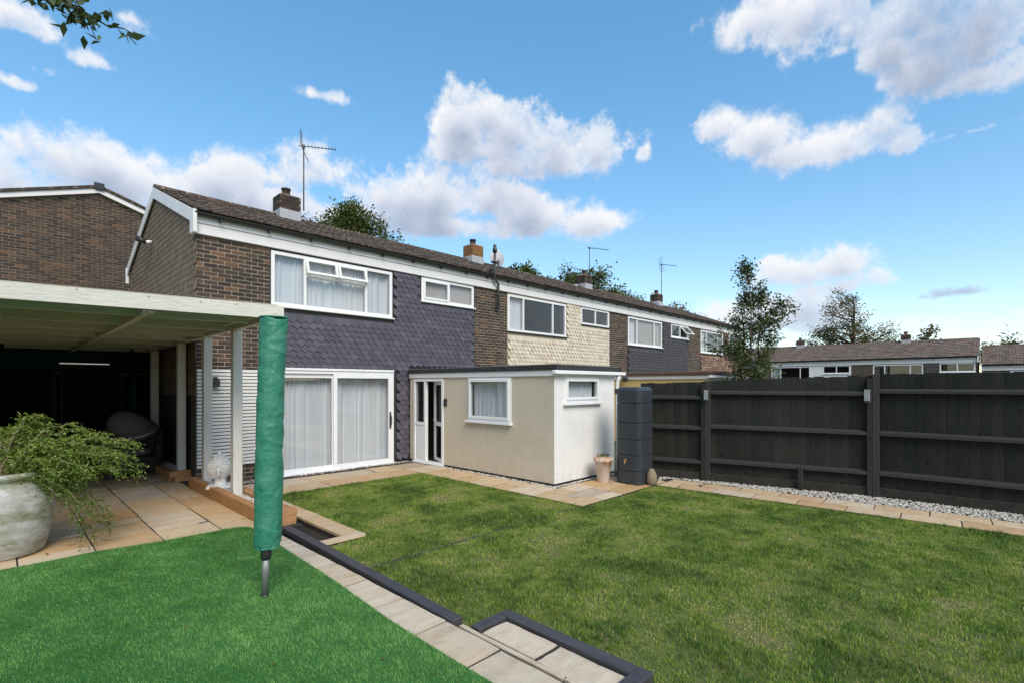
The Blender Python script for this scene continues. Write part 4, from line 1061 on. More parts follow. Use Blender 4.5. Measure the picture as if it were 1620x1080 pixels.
def rounded(n, sx, sy, sz, c, p=3.2, rows=12):
    """superellipsoid cushion"""
    m = MB(); V = []; F = []
    sg = lambda a, e: math.copysign(abs(a) ** e, a)
    for j in range(rows+1):
        v = -math.pi/2 + math.pi*j/rows
        for i in range(n):
            u = 2*math.pi*i/n; e = 2/p
            V.append((c[0] + sx*sg(math.cos(v), e)*sg(math.cos(u), e), c[1] + sy*sg(math.cos(v), e)*sg(math.sin(u), e), c[2] + sz*sg(math.sin(v), e)))
    for j in range(rows):
        for i in range(n): F.append((j*n+i, j*n+(i+1) % n, (j+1)*n+(i+1) % n, (j+1)*n+i))
    m.add(V, F); return m
def wicker_chair(label, loc, rz, w=.82, group='wicker armchairs under the carport'):
    T = thing('wicker_armchair', label, 'armchair', loc, rz, group)
    m = MB(); m.box(-w/2, w/2, -.38, .38, .10, .36, .02); m.build('base', WICKER, T)
    for s in (-1, 1):
        m = MB(); m.box(s*w/2-.06 if s > 0 else -w/2-.06, s*w/2+.06 if s > 0 else -w/2+.06, -.40, .40, .362, .62, .03); m.build('arm', WICKER, T)
    m = MB(); m.box(-w/2, w/2, .30, .42, .362, .86, .03); m.build('back', WICKER, T)
    for sx in (-1, 1):
        for sy in (-1, 1):
            m = MB(); m.box(sx*(w/2-.05)-.03, sx*(w/2-.05)+.03, sy*.32-.03, sy*.32+.03, 0, .10); m.build('leg', DARKMETAL, T)
    rounded(20, w/2-.07, .33, .08, (0, -.04, .44)).build('seat_cushion', CUSHION, T, True)
    rounded(20, w/2-.08, .09, .24, (0, .21, .70)).build('back_cushion', CUSHION, T, True)
    return T
wicker_chair('wicker armchair carrying a round padded lid, right side of carport', (1.72, 11.75, .10), rad(8))
wicker_chair('wicker armchair half hidden behind the potted shrub', (-.05, 10.1, .10), rad(20), 1.0)
m = rounded(28, .37, .33, .17, (0, 0, 0), 2.2)
t = tag(m.build('round_cushion', CUSHION, None, True, (1.80, 11.58, .93), (rad(12), rad(-14), 0)), 'large round taupe cushion with pale piping on the armchair', 'cushion')
m = MB(); m.tube([(.372*math.cos(2*math.pi*i/40), .332*math.sin(2*math.pi*i/40), -.02) for i in range(41)], .008, 6, False); m.build('piping', PIPING, t, True)
m = MB(); m.lathe([(.35, .05), (.335, .13), (.28, .24), (.19, .34), (.09, .40), (.01, .415)], 28); m.V = [(x - .35*z, y + .1*z, z) for x, y, z in m.V]; m.build('crown_panel', CUSHION, t, True)
m = MB(); m.box(-.16, .16, -.04, .04, 0, .66, .015); tag(m.build('wicker_screen', WICKER, None, False, (2.10, 11.65, .27)), 'upright grey wicker screen beside the third post', 'screen')

# ------------------------------------------------------------------ fence
def fence():
    T = thing('garden_fence', 'tall charcoal feather-edge fence along the right of the garden', 'fence', (8.90, 5.06, 0))
    O = Vector((8.90, 5.06, 0)); tops = [(1.83, 1.86), (1.88, 1.955), (1.972, 1.985), (1.99, 1.99), (2.0, 2.0)]
    bm_ = MB(); V = [(-.066, -.004, 0), (.066, -.036, 0), (.066, -.010, 0), (-.066, .004, 0)]; V += [(a, b, 1) for a, b, _ in V]
    bm_.add(V, [(3,2,1,0),(4,5,6,7),(0,1,5,4),(1,2,6,5),(2,3,7,6),(3,0,4,7)]); bme = bm_.mesh('board'); bme.materials.append(FENCE_M)
    for i, (a, b) in enumerate(zip(FENCE_PTS, FENCE_PTS[1:])):
        a = Vector((*a, 0)); b = Vector((*b, 0)); d = b - a; ln = d.length; d.normalize(); ang = math.atan2(d.y, d.x)
        nrm = Vector((d.y, -d.x, 0))                            # towards the garden
        if nrm.x > 0: nrm = -nrm
        ta, tb = tops[i]; n = max(1, round(ln / .122)); 
        for k in range(n):
            f = (k + .5) / n; p = a + d * ln * f - nrm * .035
            link('board', bme, None, T, loc=p - O + Vector((0, 0, .15)), rot=(random.gauss(0, .002), random.gauss(0, .003), ang + math.pi + random.gauss(0, .006)), scale=(ln/n/.122*1.06, 1, ta + (tb-ta)*f - .15 + random.uniform(-.012, .010)))
        for zf, h in ((.395, .075), (1.03, .075), (1.70 if i > 1 else 1.60 + .06*i, .07)):
            m = MB(); za = zf + (0 if i else -.035); p0 = a + d*.055 + nrm*.012; p1 = b - d*.055 + nrm*.012
            V = []
            for p in (p0, p1):                                  # arris rail, sloping top that catches the light
                for u, z in ((-.045, -h/2), (.035, -h/2), (.035, .005), (-.045, h/2)): V.append(p - O + nrm*u + Vector((0, 0, za + z + (.03*0))))
            m.add(V, [(3,2,1,0),(4,5,6,7),(0,1,5,4),(1,2,6,5),(2,3,7,6),(3,0,4,7)]); m.build('rail', FENCE_R, T)
        m = MB(); p0 = a + d*.055 + nrm*.0 + Vector((0, 0, .075)); p1 = b - d*.055 + Vector((0, 0, .075)); m.bar(p0 - O, p1 - O, .03, .15); m.build('gravel_board', FENCE_R if 0 else FENCE_M, T)
        if i > 0 or True:
            m = MB(); m.xf = Matrix.Translation(b - O) @ Matrix.Rotation(ang, 4, 'Z'); m.box(-.05, .05, -.05, .05, -.05, tb + .015, .006); m.build('post', FENCE_P, T)
            if i in (0, 1):
                m = MB(); m.xf = Matrix.Translation(b - O - d*.085) @ Matrix.Rotation(ang, 4, 'Z'); m.box(-.034, .034, -.05, .03, -.05, tb-.05, .006); m.build('side_post', FENCE_M, T)
    a = Vector((9.55, 2.35, 0)); m = MB(); m.xf = Matrix.Translation(Vector((9.50, 2.38, 0)) - O); m.box(-.03, .02, -.035, .035, 0, .40, .004); m.build('stub_post', FENCE_P, T)
fence()
G = 'steel lights on the fence posts'
for (x, y), z, lab in (((9.135, 3.83), 1.60, 'small ribbed steel light on the fence post nearer the water tank'), ((9.655, 1.46), 1.62, 'small ribbed steel light on the fence post right of centre')):
    t = thing('fence_light', lab, 'light', (x, y, z), rad(-12), G)
    m = MB(); m.box(-.035, .02, -.045, .045, -.11, .11, .006); m.build('body', DARKMETAL, t)
    for k in (-1, 0, 1):
        m = MB(); m.box(-.046, -.036, k*.026-.009, k*.026+.009, -.075, .10, .002); m.build('rib', speckled('bright_steel', (.62, .62, .62), None, .35, 9, 0, metallic=.3) if k == -1 and z == 1.60 else bpy.data.materials['bright_steel'], t)
# neighbours' low flat roof behind the fence
t = thing('garden_shed', 'garden shed with a white roof edge behind the fence', 'shed', (13.2, -.2, 0))
m = MB(); m.box(0, 2.2, -1.6, 1.25, -.08, 1.92); m.build('wall', FENCE_M, t)
m = MB(); m.box(-.1, 2.3, -1.7, 1.36, 1.985, 2.02); m.build('roof', FELT, t)
m = MB(); m.box(-.12, -.101, -1.7, 1.38, 1.955, 2.025); m.box(-.1, 2.3, 1.362, 1.38, 1.955, 2.025); m.build('roof_edge', UPVC, t)

# ------------------------------------------------------------------ water tank, pot, stone
def tank():
    T = thing('water_tank', 'dark grey slim water tank with banded sections beside the fence', 'water tank', (7.87, 4.49, .02))
    zs = [0, .24, .52, .80, 1.10, 1.45, 1.74]
    for i, (a, b) in enumerate(zip(zs, zs[1:])):
        m = MB(); c = .07; w = .50; q = [(c, 0), (w-c, 0), (w-.02, .02), (w, c), (w, w-c), (w-.02, w-.02), (w-c, w), (c, w), (.02, w-.02), (0, w-c), (0, c), (.02, .02)]
        lev = [(a+.002, .008), (a+.012, 0), (b-.014, 0), (b-.004, .008)] if i < 5 else [(a+.002, .008), (a+.012, 0), (b-.06, 0), (b-.015, .02), (b, .06)]
        V = []
        for z, ins in lev:
            for x, y in q:
                V.append((w/2 + (x-w/2)*(1-ins*4), w/2 + (y-w/2)*(1-ins*4), z))
        n = len(q); F = [(j*n+k, j*n+(k+1) % n, (j+1)*n+(k+1) % n, (j+1)*n+k) for j in range(len(lev)-1) for k in range(n)] + [tuple(range(n-1, -1, -1)), tuple((len(lev)-1)*n + k for k in range(n))]
        m.add(V, F); o = m.build('section', TANK, T)
    m = MB(); m.tube([(0, .27, .42), (-.05, .27, .42), (-.075, .27, .37)], .014, 8); m.box(-.06, -.03, .245, .295, .435, .455, .004); m.build('tap', speckled('brass', (.42, .25, .10), None, .4, 9, 0, metallic=.6), T)
TANK = speckled('dark_tank_plastic', (.030, .035, .042), (.045, .050, .060), .38, 3, .002, 40)
tank()
m = MB(); m.lathe([(.06, 0), (.085, .03), (.095, .10), (.085, .18), (.06, .25), (.03, .285), (.005, .295)], 18)
tag(m.build('garden_stone', speckled('buff_stone', (.26, .20, .13), (.18, .14, .10), .9, 20, .006, 60), None, True, (8.12, 4.40, .02)), 'small buff egg-shaped stone at the foot of the water tank', 'stone')
def terracotta():
    T = thing('terracotta_pot', 'whitewashed terracotta pot with rusty rim by the white wall', 'plant pot', (7.76, 5.18, .02))
    m = MB(); m.lathe([(.095, 0), (.10, .01), (.152, .37), (.172, .38), (.178, .40), (.178, .44), (.168, .45), (.15, .45), (.14, .36), (.05, .34)], 26); m.build('pot', m_terra(), T, True)
    m = MB(); m.lathe([(.142, .38), (.05, .40), (.01, .405)], 16); m.build('soil', SOIL, T)
    leaves_at(T, 'small_plant', np.array([[random.gauss(0, .06), random.gauss(0, .06), .46 + random.uniform(0, .05)] for _ in range(60)]), .045, LEAF_MID, RNG.uniform(0, .7, 60))
def leaf_quads(Pc, size, up=.5, aspect=.45, droop=0.0, dirs=None):
    """diamond leaves at points Pc, folded a little along the midrib"""
    n = len(Pc); s = size * RNG.uniform(.65, 1.25, n)[:, None]
    nr = RNG.normal(0, 1, (n, 3)); nr[:, 2] = np.abs(nr[:, 2]) * up + up * .6; nr /= np.linalg.norm(nr, axis=1)[:, None]
    d = RNG.normal(0, 1, (n, 3)) if dirs is None else dirs + RNG.normal(0, .45, (n, 3)); d[:, 2] -= droop
    d -= nr * (d * nr).sum(1)[:, None]; d /= np.linalg.norm(d, axis=1)[:, None] + 1e-9
    sd_ = np.cross(nr, d)
    a = Pc - d*s*.5; b = Pc + sd_*s*aspect*.5 + nr*s*.06 - d*s*.05; c = Pc + d*s*.55 - nr*s*.08; e = Pc - sd_*s*aspect*.5 + nr*s*.06 - d*s*.05
    V = np.stack([a, b, c, e], 1).reshape(-1, 3); o = np.arange(n)*4
    F = np.stack([o, o+1, o+2, o+3], -1); return V, F
def leaves_at(parent, name, Pc, size, mat, tint, **k):
    V, F = leaf_quads(Pc, size, **k); return np_mesh(name, V, F, mat, parent, np.repeat(tint, 4))
terracotta()

# ------------------------------------------------------------------ big pot with arching shrub
def potted_shrub():
    T = thing('potted_shrub', 'large mossy stone pot with an arching small-leaved shrub', 'potted plant', (.03, 7.17, .10))
    prof = [(.30, 0), (.325, .02), (.37, .20), (.405, .42), (.40, .58), (.36, .70), (.335, .74), (.345, .76), (.365, .78), (.365, .815), (.345, .83), (.31, .83), (.30, .74)]
    m = MB(); m.lathe(prof, 40); m.build('pot', m_bigpot(), T, True)
    m = MB(); m.lathe([(.305, .76), (.1, .80), (.01, .80)], 20); m.build('soil', SOIL, T)
    Rv = Vector((math.sin(AZ), -math.cos(AZ), 0)); Fv = Vector((math.cos(AZ), math.sin(AZ), 0))
    g = random.Random(3); st = MB(); LP = []; LD = []
    def spray(ang, length, rise, fall, r0=.008, leafy=1.0, start=(0, 0, .80)):
        d = (Rv*math.cos(ang) + Fv*math.sin(ang)); pts = []
        for i in range(15):
            t = i/14; p = Vector(start) + d*(length*t) + Vector((0, 0, rise*math.sin(min(1, t*1.25)*math.pi*.5) - fall*t**2.4)); p += Vector((g.gauss(0, .008), g.gauss(0, .008), g.gauss(0, .008))); pts.append(p)
        st.tube(pts, [r0*(1-.8*i/14) for i in range(15)], 5)
        for i in range(2, 15):
            for q in range(int(5*leafy)):
                # short side twigs carrying rows of small leaves
                base = pts[i]; dv = (pts[i]-pts[i-1]).normalized(); sdv = Vector((g.gauss(0, 1), g.gauss(0, 1), g.gauss(0, .55))); tw = (dv*.9 + sdv*.75).normalized(); L_ = g.uniform(.06, .17)
                for z in range(10):
                    f = z/9; p = base + tw*(L_*f) + Vector((0, 0, -.05*f*f)); LP.append(tuple(p + Vector((g.gauss(0, .006), g.gauss(0, .006), g.gauss(0, .006))))); LD.append(tuple(tw + Vector((g.gauss(0, .5), g.gauss(0, .5), g.gauss(0, .4)))))
    for i in range(24): spray(g.uniform(-.30, .80), g.uniform(.60, 1.12), g.uniform(.08, .40), g.uniform(.0, .22))
    for i in range(7): spray(g.uniform(-.20, .35), g.uniform(.72, .98), g.uniform(-.02, .10), g.uniform(.42, .72), .008, .8)
    for i in range(16): spray(g.uniform(.3, 2.6), g.uniform(.3, .75), g.uniform(.30, .62), g.uniform(.0, .25), .008, .8)
    for i in range(14): spray(g.uniform(1.4, 4.0), g.uniform(.35, .85), g.uniform(.15, .45), g.uniform(.1, .5), .008, .9)
    for i in range(3): spray(g.uniform(-2.1, -1.7), g.uniform(.46, .55), g.uniform(.03, .08), g.uniform(.22, .36), .006, .6)
    st.build('stem', TWIG, T, True)
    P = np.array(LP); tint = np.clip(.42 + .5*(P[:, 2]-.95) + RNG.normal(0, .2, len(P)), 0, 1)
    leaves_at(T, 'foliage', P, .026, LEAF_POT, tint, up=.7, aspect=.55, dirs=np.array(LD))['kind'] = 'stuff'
potted_shrub()

# ------------------------------------------------------------------ rotary dryer under its green cover
def dryer():
    T = thing('rotary_dryer', 'closed rotary clothes dryer under a crumpled green cover', 'clothes dryer', (1.49, 4.19, .11))
    top = Vector((.05, -.052, 2.22)); ax = top.normalized()
    m = MB(); m.tube([(0, 0, 0), tuple(ax*.42)], .027, 14); m.build('pole', GALV, T, True)
    m = MB(); m.tube([tuple(ax*.30), tuple(ax*.32), tuple(ax*.41)], [.034, .040, .040], 14); m.build('collar', BLACKPL, T, True)
    n, rows = 48, 130; V = []; g = np.random.default_rng(4)
    # wrinkles: a few dozen crease lines across the surface
    th = np.arange(n)/n*2*np.pi; zz = np.linspace(.395, 2.215, rows)
    TH_, ZZ = np.meshgrid(th, zz); D = np.zeros_like(TH_)
    for _ in range(95):
        t0, z0 = g.uniform(0, 2*np.pi), g.uniform(.4, 2.2); a = g.normal(0, .55); L_ = g.uniform(.05, .22); wd = g.uniform(.006, .016)
        if g.random() < .55: a = g.uniform(1.1, 1.57)
        dt = (TH_ - t0 + np.pi) % (2*np.pi) - np.pi; u = dt*.115*np.cos(a) + (ZZ-z0)*np.sin(a); v = -dt*.115*np.sin(a) + (ZZ-z0)*np.cos(a)
        D += g.choice((-1, 1)) * g.uniform(.0025, .0075) * np.exp(-(u/L_)**2 - (v/wd)**2)
    for z0, k in ((1.50, .004), (1.17, -.006), (.90, .004), (1.83, -.004)): D += k*np.exp(-((ZZ - z0 - .05*np.sin(TH_+z0*3))/.05)**2)
    for j in range(rows):
        f = j/(rows-1); rr = .097 + .005*math.sin(f*6.2+.5) + .008*f
        sq = max(0, (f-.86)/.14)                                # squared off at the very top
        for i in range(n):
            a = th[i]; r = rr * (1 + .10*sq*(abs(math.cos(2*a))*-1 + .4)) + D[j, i]
            if f < .02: r -= .006
            cpt = ax * zz[j] + Vector((.008*math.sin(zz[j]*3.1), .008*math.cos(zz[j]*2.3), 0))
            V.append(tuple(cpt + Vector((r*math.cos(a), r*math.sin(a), .012*sq*math.cos(2*a)))))
    F = [(j*n+i, j*n+(i+1) % n, (j+1)*n+(i+1) % n, (j+1)*n+i) for j in range(rows-1) for i in range(n)] + [tuple((rows-1)*n+i for i in range(n))]
    m = MB(); m.add(V, F); cov = m.build('cover', COVER, T, True)
    m = MB()
    for a in (2.2, 3.9):                                        # sewn seams, following the cloth
        i = int(a/(2*math.pi)*n); m.tube([V[j*n+i] for j in range(0, rows, 3)], .0040, 5)
    m.tube([Vector(V[2*n+i % n]) + Vector((0, 0, .006)) for i in range(n+1)], .0055, 6, False); m.build('seam', COVER, cov, True)
    m = MB(); m.lathe([(.034, -.02), (.036, .012), (.030, .020), (.028, .020)], 16); m.build('ground_socket', BLACKPL, T)
    m = MB(); c = ax*2.222 + Vector((.008*math.sin(2.215*3.1), .008*math.cos(2.215*2.3), 0)); m.lathe([(.110, -.006), (.113, 0), (.107, .006), (.02, .010)], 24, tuple(c)); m.build('top_seam', COVER, T, True)
dryer()

# ------------------------------------------------------------------ stone head among the posts
def head():
    T = thing('head_statue', 'white stone head statue with rows of curls on a square base', 'statue', (2.40, 8.58, .225), rad(-22))
    m = MB(); m.box(-.17, .17, -.17, .17, 0, .045, .008); m.build('plinth', STONE_W, T)
    # head faces +x locally
    PF = (0, .10, .20, .28, .38, .50, .62, .74, .84, .92, .97, 1); PR = (.088, .080, .078, .098, .130, .155, .168, .166, .145, .105, .065, .01)
    m = MB(); n, rows = 28, 22; V = []
    for j in range(rows+1):
        f = j/rows; z = .045 + .40*f; r = np.interp(f, PF, PR); sx, sy, ox = 1.0, .90, 0
        for i in range(n):
            a = 2*math.pi*i/n; rr = max(r, .004)
            x, y = ox + rr*math.cos(a)*sx, rr*math.sin(a)*sy
            if f > .27:
                c = math.cos(a)
                x += .022*math.exp(-((a if a < math.pi else a-2*math.pi)/.22)**2) * math.exp(-((f-.50)/.09)**2)     # nose
                x += .010*math.exp(-((a if a < math.pi else a-2*math.pi)/.30)**2) * math.exp(-((f-.385)/.035)**2)   # lips
                x += .012*math.exp(-((a if a < math.pi else a-2*math.pi)/.35)**2) * math.exp(-((f-.31)/.03)**2)     # chin
                for s in (-1, 1): x -= .010*math.exp(-(((a if a < math.pi else a-2*math.pi)-s*.42)/.16)**2) * math.exp(-((f-.57)/.03)**2)   # eyes
            V.append((x, y, z))
    F = [(j*n+i, j*n+(i+1) % n, (j+1)*n+(i+1) % n, (j+1)*n+i) for j in range(rows) for i in range(n)] + [tuple(rows*n+i for i in range(n))]
    m.add(V, F); m.build('face', STONE_W, T, True)
    m = MB(); m.lathe([(.080, -.03), (.076, .02), (.050, .05), (.030, .065), (.024, .09), (.012, .115), (.002, .13)], 18, (-.01, 0, .435)); m.build('topknot', STONE_W, T, True)
    for s in (-1, 1):
        e = MB(); e.tube([(.005, s*.148, .32), (-.012, s*.158, .285), (-.004, s*.150, .22), (.008, s*.120, .15)], [.016, .026, .018, .014], 8); e.build('ear', STONE_W, T, True)
    cm = MB()
    for j in range(11):                                         # snail-shell curls in rows
        q = j/10; z = .155 + .265*q; r = float(np.interp((z-.045)/.40, PF, PR))
        k = max(7, int(2*math.pi*r/.037))
        for i in range(k):
            a = 2*math.pi*(i + .5*(j % 2))/k; c = math.cos(a)
            if c > .30 and z < .345: continue
            if c > -.20 and z < .25: continue
            cm.xf = Matrix.Translation((r*c, r*.9*math.sin(a), z)) @ Vector((c, math.sin(a), .35 + 1.6*max(0, q-.6))).to_track_quat('Z', 'Y').to_matrix().to_4x4()
            cm.lathe([(.0175, -.010), (.017, .004), (.012, .014), (.004, .019)], 7)
    for j in range(4):
        z = .432 + .022*j; r = .080*(1-.10*j); k = int(2*math.pi*r/.035)
        for i in range(k):
            a = 2*math.pi*(i + .5*(j % 2))/k
            cm.xf = Matrix.Translation((-.01 + r*math.cos(a), r*math.sin(a), z)) @ Vector((math.cos(a), math.sin(a), .4)).to_track_quat('Z', 'Y').to_matrix().to_4x4()
            cm.lathe([(.016, -.009), (.015, .004), (.011, .012), (.004, .016)], 7)
    cm.xf = None
    cm.build('curls', STONE_W, T, True)['kind'] = 'stuff'
head()

# ------------------------------------------------------------------ wall lights and rooftop things
t = thing('wall_lantern', 'black box lantern on the white slat screen', 'lantern', (2.70, 9.93, 1.84))
m = MB(); m.box(-.035, .035, -.02, .02, -.10, .10, .004); m.build('back_plate', BLACKPL, t)
m = MB(); m.box(-.045, .045, -.11, -.021, -.07, .06, .006); m.build('lamp_body', BLACKPL, t)
m = MB(); m.box(-.032, .032, -.095, -.035, -.085, -.071); m.build('diffuser', PIPING, t)
t = thing('security_light', 'black and white security lamp on the tiled gable', 'lamp', (2.38, 13.35, 4.93))
m = MB(); m.tube([(0, 0, 0), (-.10, .0, -.02)], .035, 12); m.build('lamp_base', UPVC, t, True)
m = MB(); m.tube([(-.08, .03, -.01), (-.26, .10, .05)], [.05, .06], 12); m.build('lamp_head', BLACKPL, t, True)

def aerial(label, base, mast, yaw, boom, kind, group='tv aerials on the chimneys'):
    T = thing('tv_aerial', label, 'tv aerial', base, yaw, group)
    m = MB(); m.tube([(0, 0, 0), (0, 0, mast)], .016, 8); m.build('mast', DARKMETAL, T, True)
    m = MB(); z = mast - .04; m.tube([(-.12, 0, z), (boom, 0, z)], .010, 6); m.build('boom', DARKMETAL, T)
    m = MB(); n = 9 if kind == 'yagi' else 6
    for i in range(n):
        x = .12 + (boom-.14)*i/(n-1); L_ = .10 - .03*i/n if kind == 'yagi' else .14; m.tube([(x, -L_, z), (x, L_, z)], .006, 5)
    m.build('elements', DARKMETAL, T)['kind'] = 'stuff'
    if kind != 'pole':
        m = MB()
        for s in (-1, 1):
            for yy in (-.16, -.08, 0, .08, .16): m.tube([(-.06, yy, z), (-.06 + .07*0 + .16*(s < 0) - .0, yy, z + s*.36)], .005, 4)
            m.tube([(-.06 + .16*(s < 0), -.17, z+s*.36), (-.06 + .16*(s < 0), .17, z+s*.36)], .005, 4)
        m.build('reflector', DARKMETAL, T)
    m = MB(); m.box(-.03, .03, -.03, .03, z-.05, z+.03, .005); m.build('clamp', DARKMETAL, T)
aerial('tall tv aerial with a mesh reflector on the nearest chimney', (5.43, 12.62, 6.2), 1.68, rad(-32), .78, 'yagi')
aerial('small tv aerial with a plain boom on the third chimney', (17.90, 12.66, 6.4), 1.35, rad(-25), .95, 'pole')
aerial('tv aerial with short reflector on the fourth chimney', (24.40, 12.66, 6.4), 1.75, rad(-25), 1.0, 'yagi')
t = thing('satellite_dish', 'pale satellite dish behind the roof beside the orange chimney', 'satellite dish', (12.45, 12.75, 6.02), rad(-100))
m = MB(); V = []; n = 28
for j in range(6):
    r = .30*j/5
    for i in range(n): a = 2*math.pi*i/n; V.append((-.22*r*r*3, r*math.cos(a), .28 + r*math.sin(a)))
m.add(V, [(j*n+i, j*n+(i+1) % n, (j+1)*n+(i+1) % n, (j+1)*n+i) for j in range(5) for i in range(n)]); m.V += [(x+.012, y, z) for x, y, z in m.V]; b = 6*n; m.F += [tuple(b+i for i in f[::-1]) for f in m.F[:]]
m.build('dish', speckled('pale_dish', (.5, .5, .52), None, .5, 6, 0), t, True)
m = MB(); m.tube([(.0, 0, -.1), (.05, 0, .2)], .02, 8); m.tube([(0, 0, .02), (-.25, 0, .24)], .012, 6); m.box(-.30, -.23, -.03, .03, .20, .28); m.build('arm', DARKMETAL, t)
t = thing('vent_pipe', 'grey soil vent pipe rising past the gutter between two houses', 'pipe', (9.66, 9.88, 3.9))
m = MB(); m.tube([(0, 0, 0), (0, 0, .55), (-.02, -.02, .66), (-.22, -.06, .82), (-.26, -.12, .90), (-.26, -.13, 1.5)], .035, 12); m.build('pipe', speckled('grey_pipe', (.075, .072, .070), None, .5, 9, 0), t, True)
m = MB(); m.lathe([(.04, 0), (.062, .01), (.062, .10), (.045, .13), (.045, .2), (.03, .22)], 14, (-.26, -.13, 1.46)); m.build('cowl', BLACKPL, t, True)
m = MB(); m.box(-.05, .05, -.045, .04, .02, .06); m.box(-.36, -.16, -.20, -.08, 1.18, 1.22); m.box(-.30, -.22, -.09, .08, .99, 1.02); m.build('bracket', DARKMETAL, t)
for i, (hx, lab) in enumerate(((2.42+W_H+3.9, 'small grey roof vent on the cream house roof'),)):
    m = MB(); m.lathe([(.05, 0), (.05, .18), (.075, .19), (.075, .24), (.02, .26)], 12); tag(m.build('roof_vent', LEAD, None, True, (hx+.9, 10.25, 4.93)), lab, 'vent')

# ------------------------------------------------------------------ trees
def tree(label, base, top, trunk_r, lobes, nl, size, leafmat, seed, group=None, name='tree', clump=.22, limbs=14, aspect=.45, stems=1, lean=(0, 0), per=26, droop=.2):
    """lobes: (dx, dy, z, rx, ry, rz, weight) ellipsoids the crown fills. Limbs grow from the trunk into them, twigs carry leaf clusters."""
    T = thing(name, label, 'tree', base, 0, group); g = random.Random(seed); m = MB(); tips = []
    for s in range(stems):
        ox, oy = (g.gauss(0, .18), g.gauss(0, .18)) if stems > 1 else (0, 0); k = 9
        tr = [Vector((ox + lean[0]*(i/(k-1))**1.5 + g.gauss(0, .03)*i*.4*min(1, top/8), oy + lean[1]*(i/(k-1))**1.5 + g.gauss(0, .03)*i*.4*min(1, top/8), (top*(.93 if s == 0 else g.uniform(.7, .9)))*i/(k-1))) for i in range(k)]
        m.tube(tr, [trunk_r*(1 - .88*i/(k-1)) / (1 if stems == 1 else 1.5) for i in range(k)], 9)
        for lb in lobes:
            for _ in range(max(2, int(limbs*lb[6]/stems))):
                u = Vector((g.gauss(0, 1), g.gauss(0, 1), g.gauss(0, 1))).normalized() * (g.random() ** .38)
                tgt = Vector((lb[0] + u.x*lb[3], lb[1] + u.y*lb[4], lb[2] + u.z*lb[5]))
                z0 = min(max(tgt.z - g.uniform(.25, .7)*max(.8, (Vector((tgt.x, tgt.y)).length)) - .2, top*.12), top*.88)
                i = min(k-2, int(z0/top/.93*(k-1))); a = tr[i].lerp(tr[i+1], min(1, max(0, z0/top/.93*(k-1)-i)))
                pts = [a + (tgt-a)*t + Vector((g.gauss(0, .04), g.gauss(0, .04), -.25*math.sin(t*math.pi)*.3 + g.gauss(0, .03))) * min(1.5, (tgt-a).length*.5) for t in (0, .3, .6, 1)]
                L_ = (tgt-a).length; m.tube(pts, [max(.006, .022*L_**.8*trunk_r/.12*.5*(1-.75*q)) for q in (0, .3, .6, 1)], 5)
                tips += [(pts[3], (pts[3]-pts[2]).normalized()), (pts[2].lerp(pts[3], .5), (pts[3]-pts[2]).normalized())]
                for _ in range(3):
                    b = pts[2].lerp(pts[3], g.uniform(-.3, .9)); dv = ((pts[3]-pts[2]).normalized()*.8 + Vector((g.gauss(0, .7), g.gauss(0, .7), g.gauss(0, .5)))).normalized(); e = b + dv*clump*g.uniform(1.0, 2.2)
                    m.tube([b, e], [.007, .003], 4); tips += [(e, dv)]
    m.build('trunk', BARK, T, True)
    n = max(4, nl // max(1, len(tips))); Pc = []; Dd = []; Tn = []
    for p, dv in tips:
        ct = g.gauss(.45, .18)
        for _ in range(n):
            o = Vector((g.gauss(0, 1), g.gauss(0, 1), g.gauss(0, .8))) * clump * .62 + dv*g.uniform(-.8, .9)*clump
            Pc.append(tuple(p + o)); Dd.append(tuple(dv*.8 + Vector((o.x, o.y, o.z))*1.2/clump)); Tn.append(ct + g.gauss(0, .16))
    leaves_at(T, 'crown', np.array(Pc), size, leafmat, np.clip(np.array(Tn), 0, 1), up=.8, aspect=aspect, droop=droop, dirs=np.array(Dd))
    return T
GT = 'trees behind the terrace roofs'
tree('slender dark-leaved tree standing behind the garden fence', (13.7, 4.72, -.07), 5.1, .07,
     [(0, 0, 3.3, .62, .62, .9, 1.3), (.05, 0, 4.35, .30, .30, .55, .5), (.42, -.55, 3.4, .45, .45, .75, .8), (.02, .0, 4.95, .12, .12, .2, .2), (.3, -.35, 4.3, .22, .22, .35, .3), (-.5, .55, 3.0, .40, .40, .5, .4), (.1, -.1, 2.3, .6, .6, .7, 1.0), (.7, -.75, 3.9, .2, .2, .3, .2)], 6000, .092, LEAF_DARK, 5, clump=.13, limbs=17, aspect=.5, stems=3)
tree('dense leafy tree behind the roof of the nearest house', (12.2, 22.2, -.1), 10.4, .25,
     [(-1.3, 0, 8.7, 1.6, 1.6, 1.3, .8), (.4, 0, 8.6, 1.8, 1.6, 1.4, .9), (2.0, .2, 7.9, 1.5, 1.5, 1.3, .8), (-.3, 0, 9.8, .7, .7, .7, .4), (0, 0, 7.2, 3.0, 2.4, 1.2, 1.0), (-2.5, 0, 8.2, 1.1, 1.1, 1.0, .5), (3.0, 0, 7.6, 1.2, 1.2, 1.1, .6)], 26000, .165, LEAF_MID, 9, GT, clump=.34, limbs=24, aspect=.5)
tree('bushy tree behind the roof beside the third chimney', (31.6, 22.5, -.3), 11.2, .25,
     [(-2.6, 0, 8.9, 2.0, 1.8, 1.2, .7), (.2, 0, 9.4, 2.4, 2, 1.5, 1.0), (3.2, 0, 8.6, 2.2, 2, 1.2, .8), (0, 0, 7.9, 4.6, 2.4, 1.3, 1.0)], 15000, .25, LEAF_MID, 13, GT, clump=.45, limbs=20, aspect=.5)
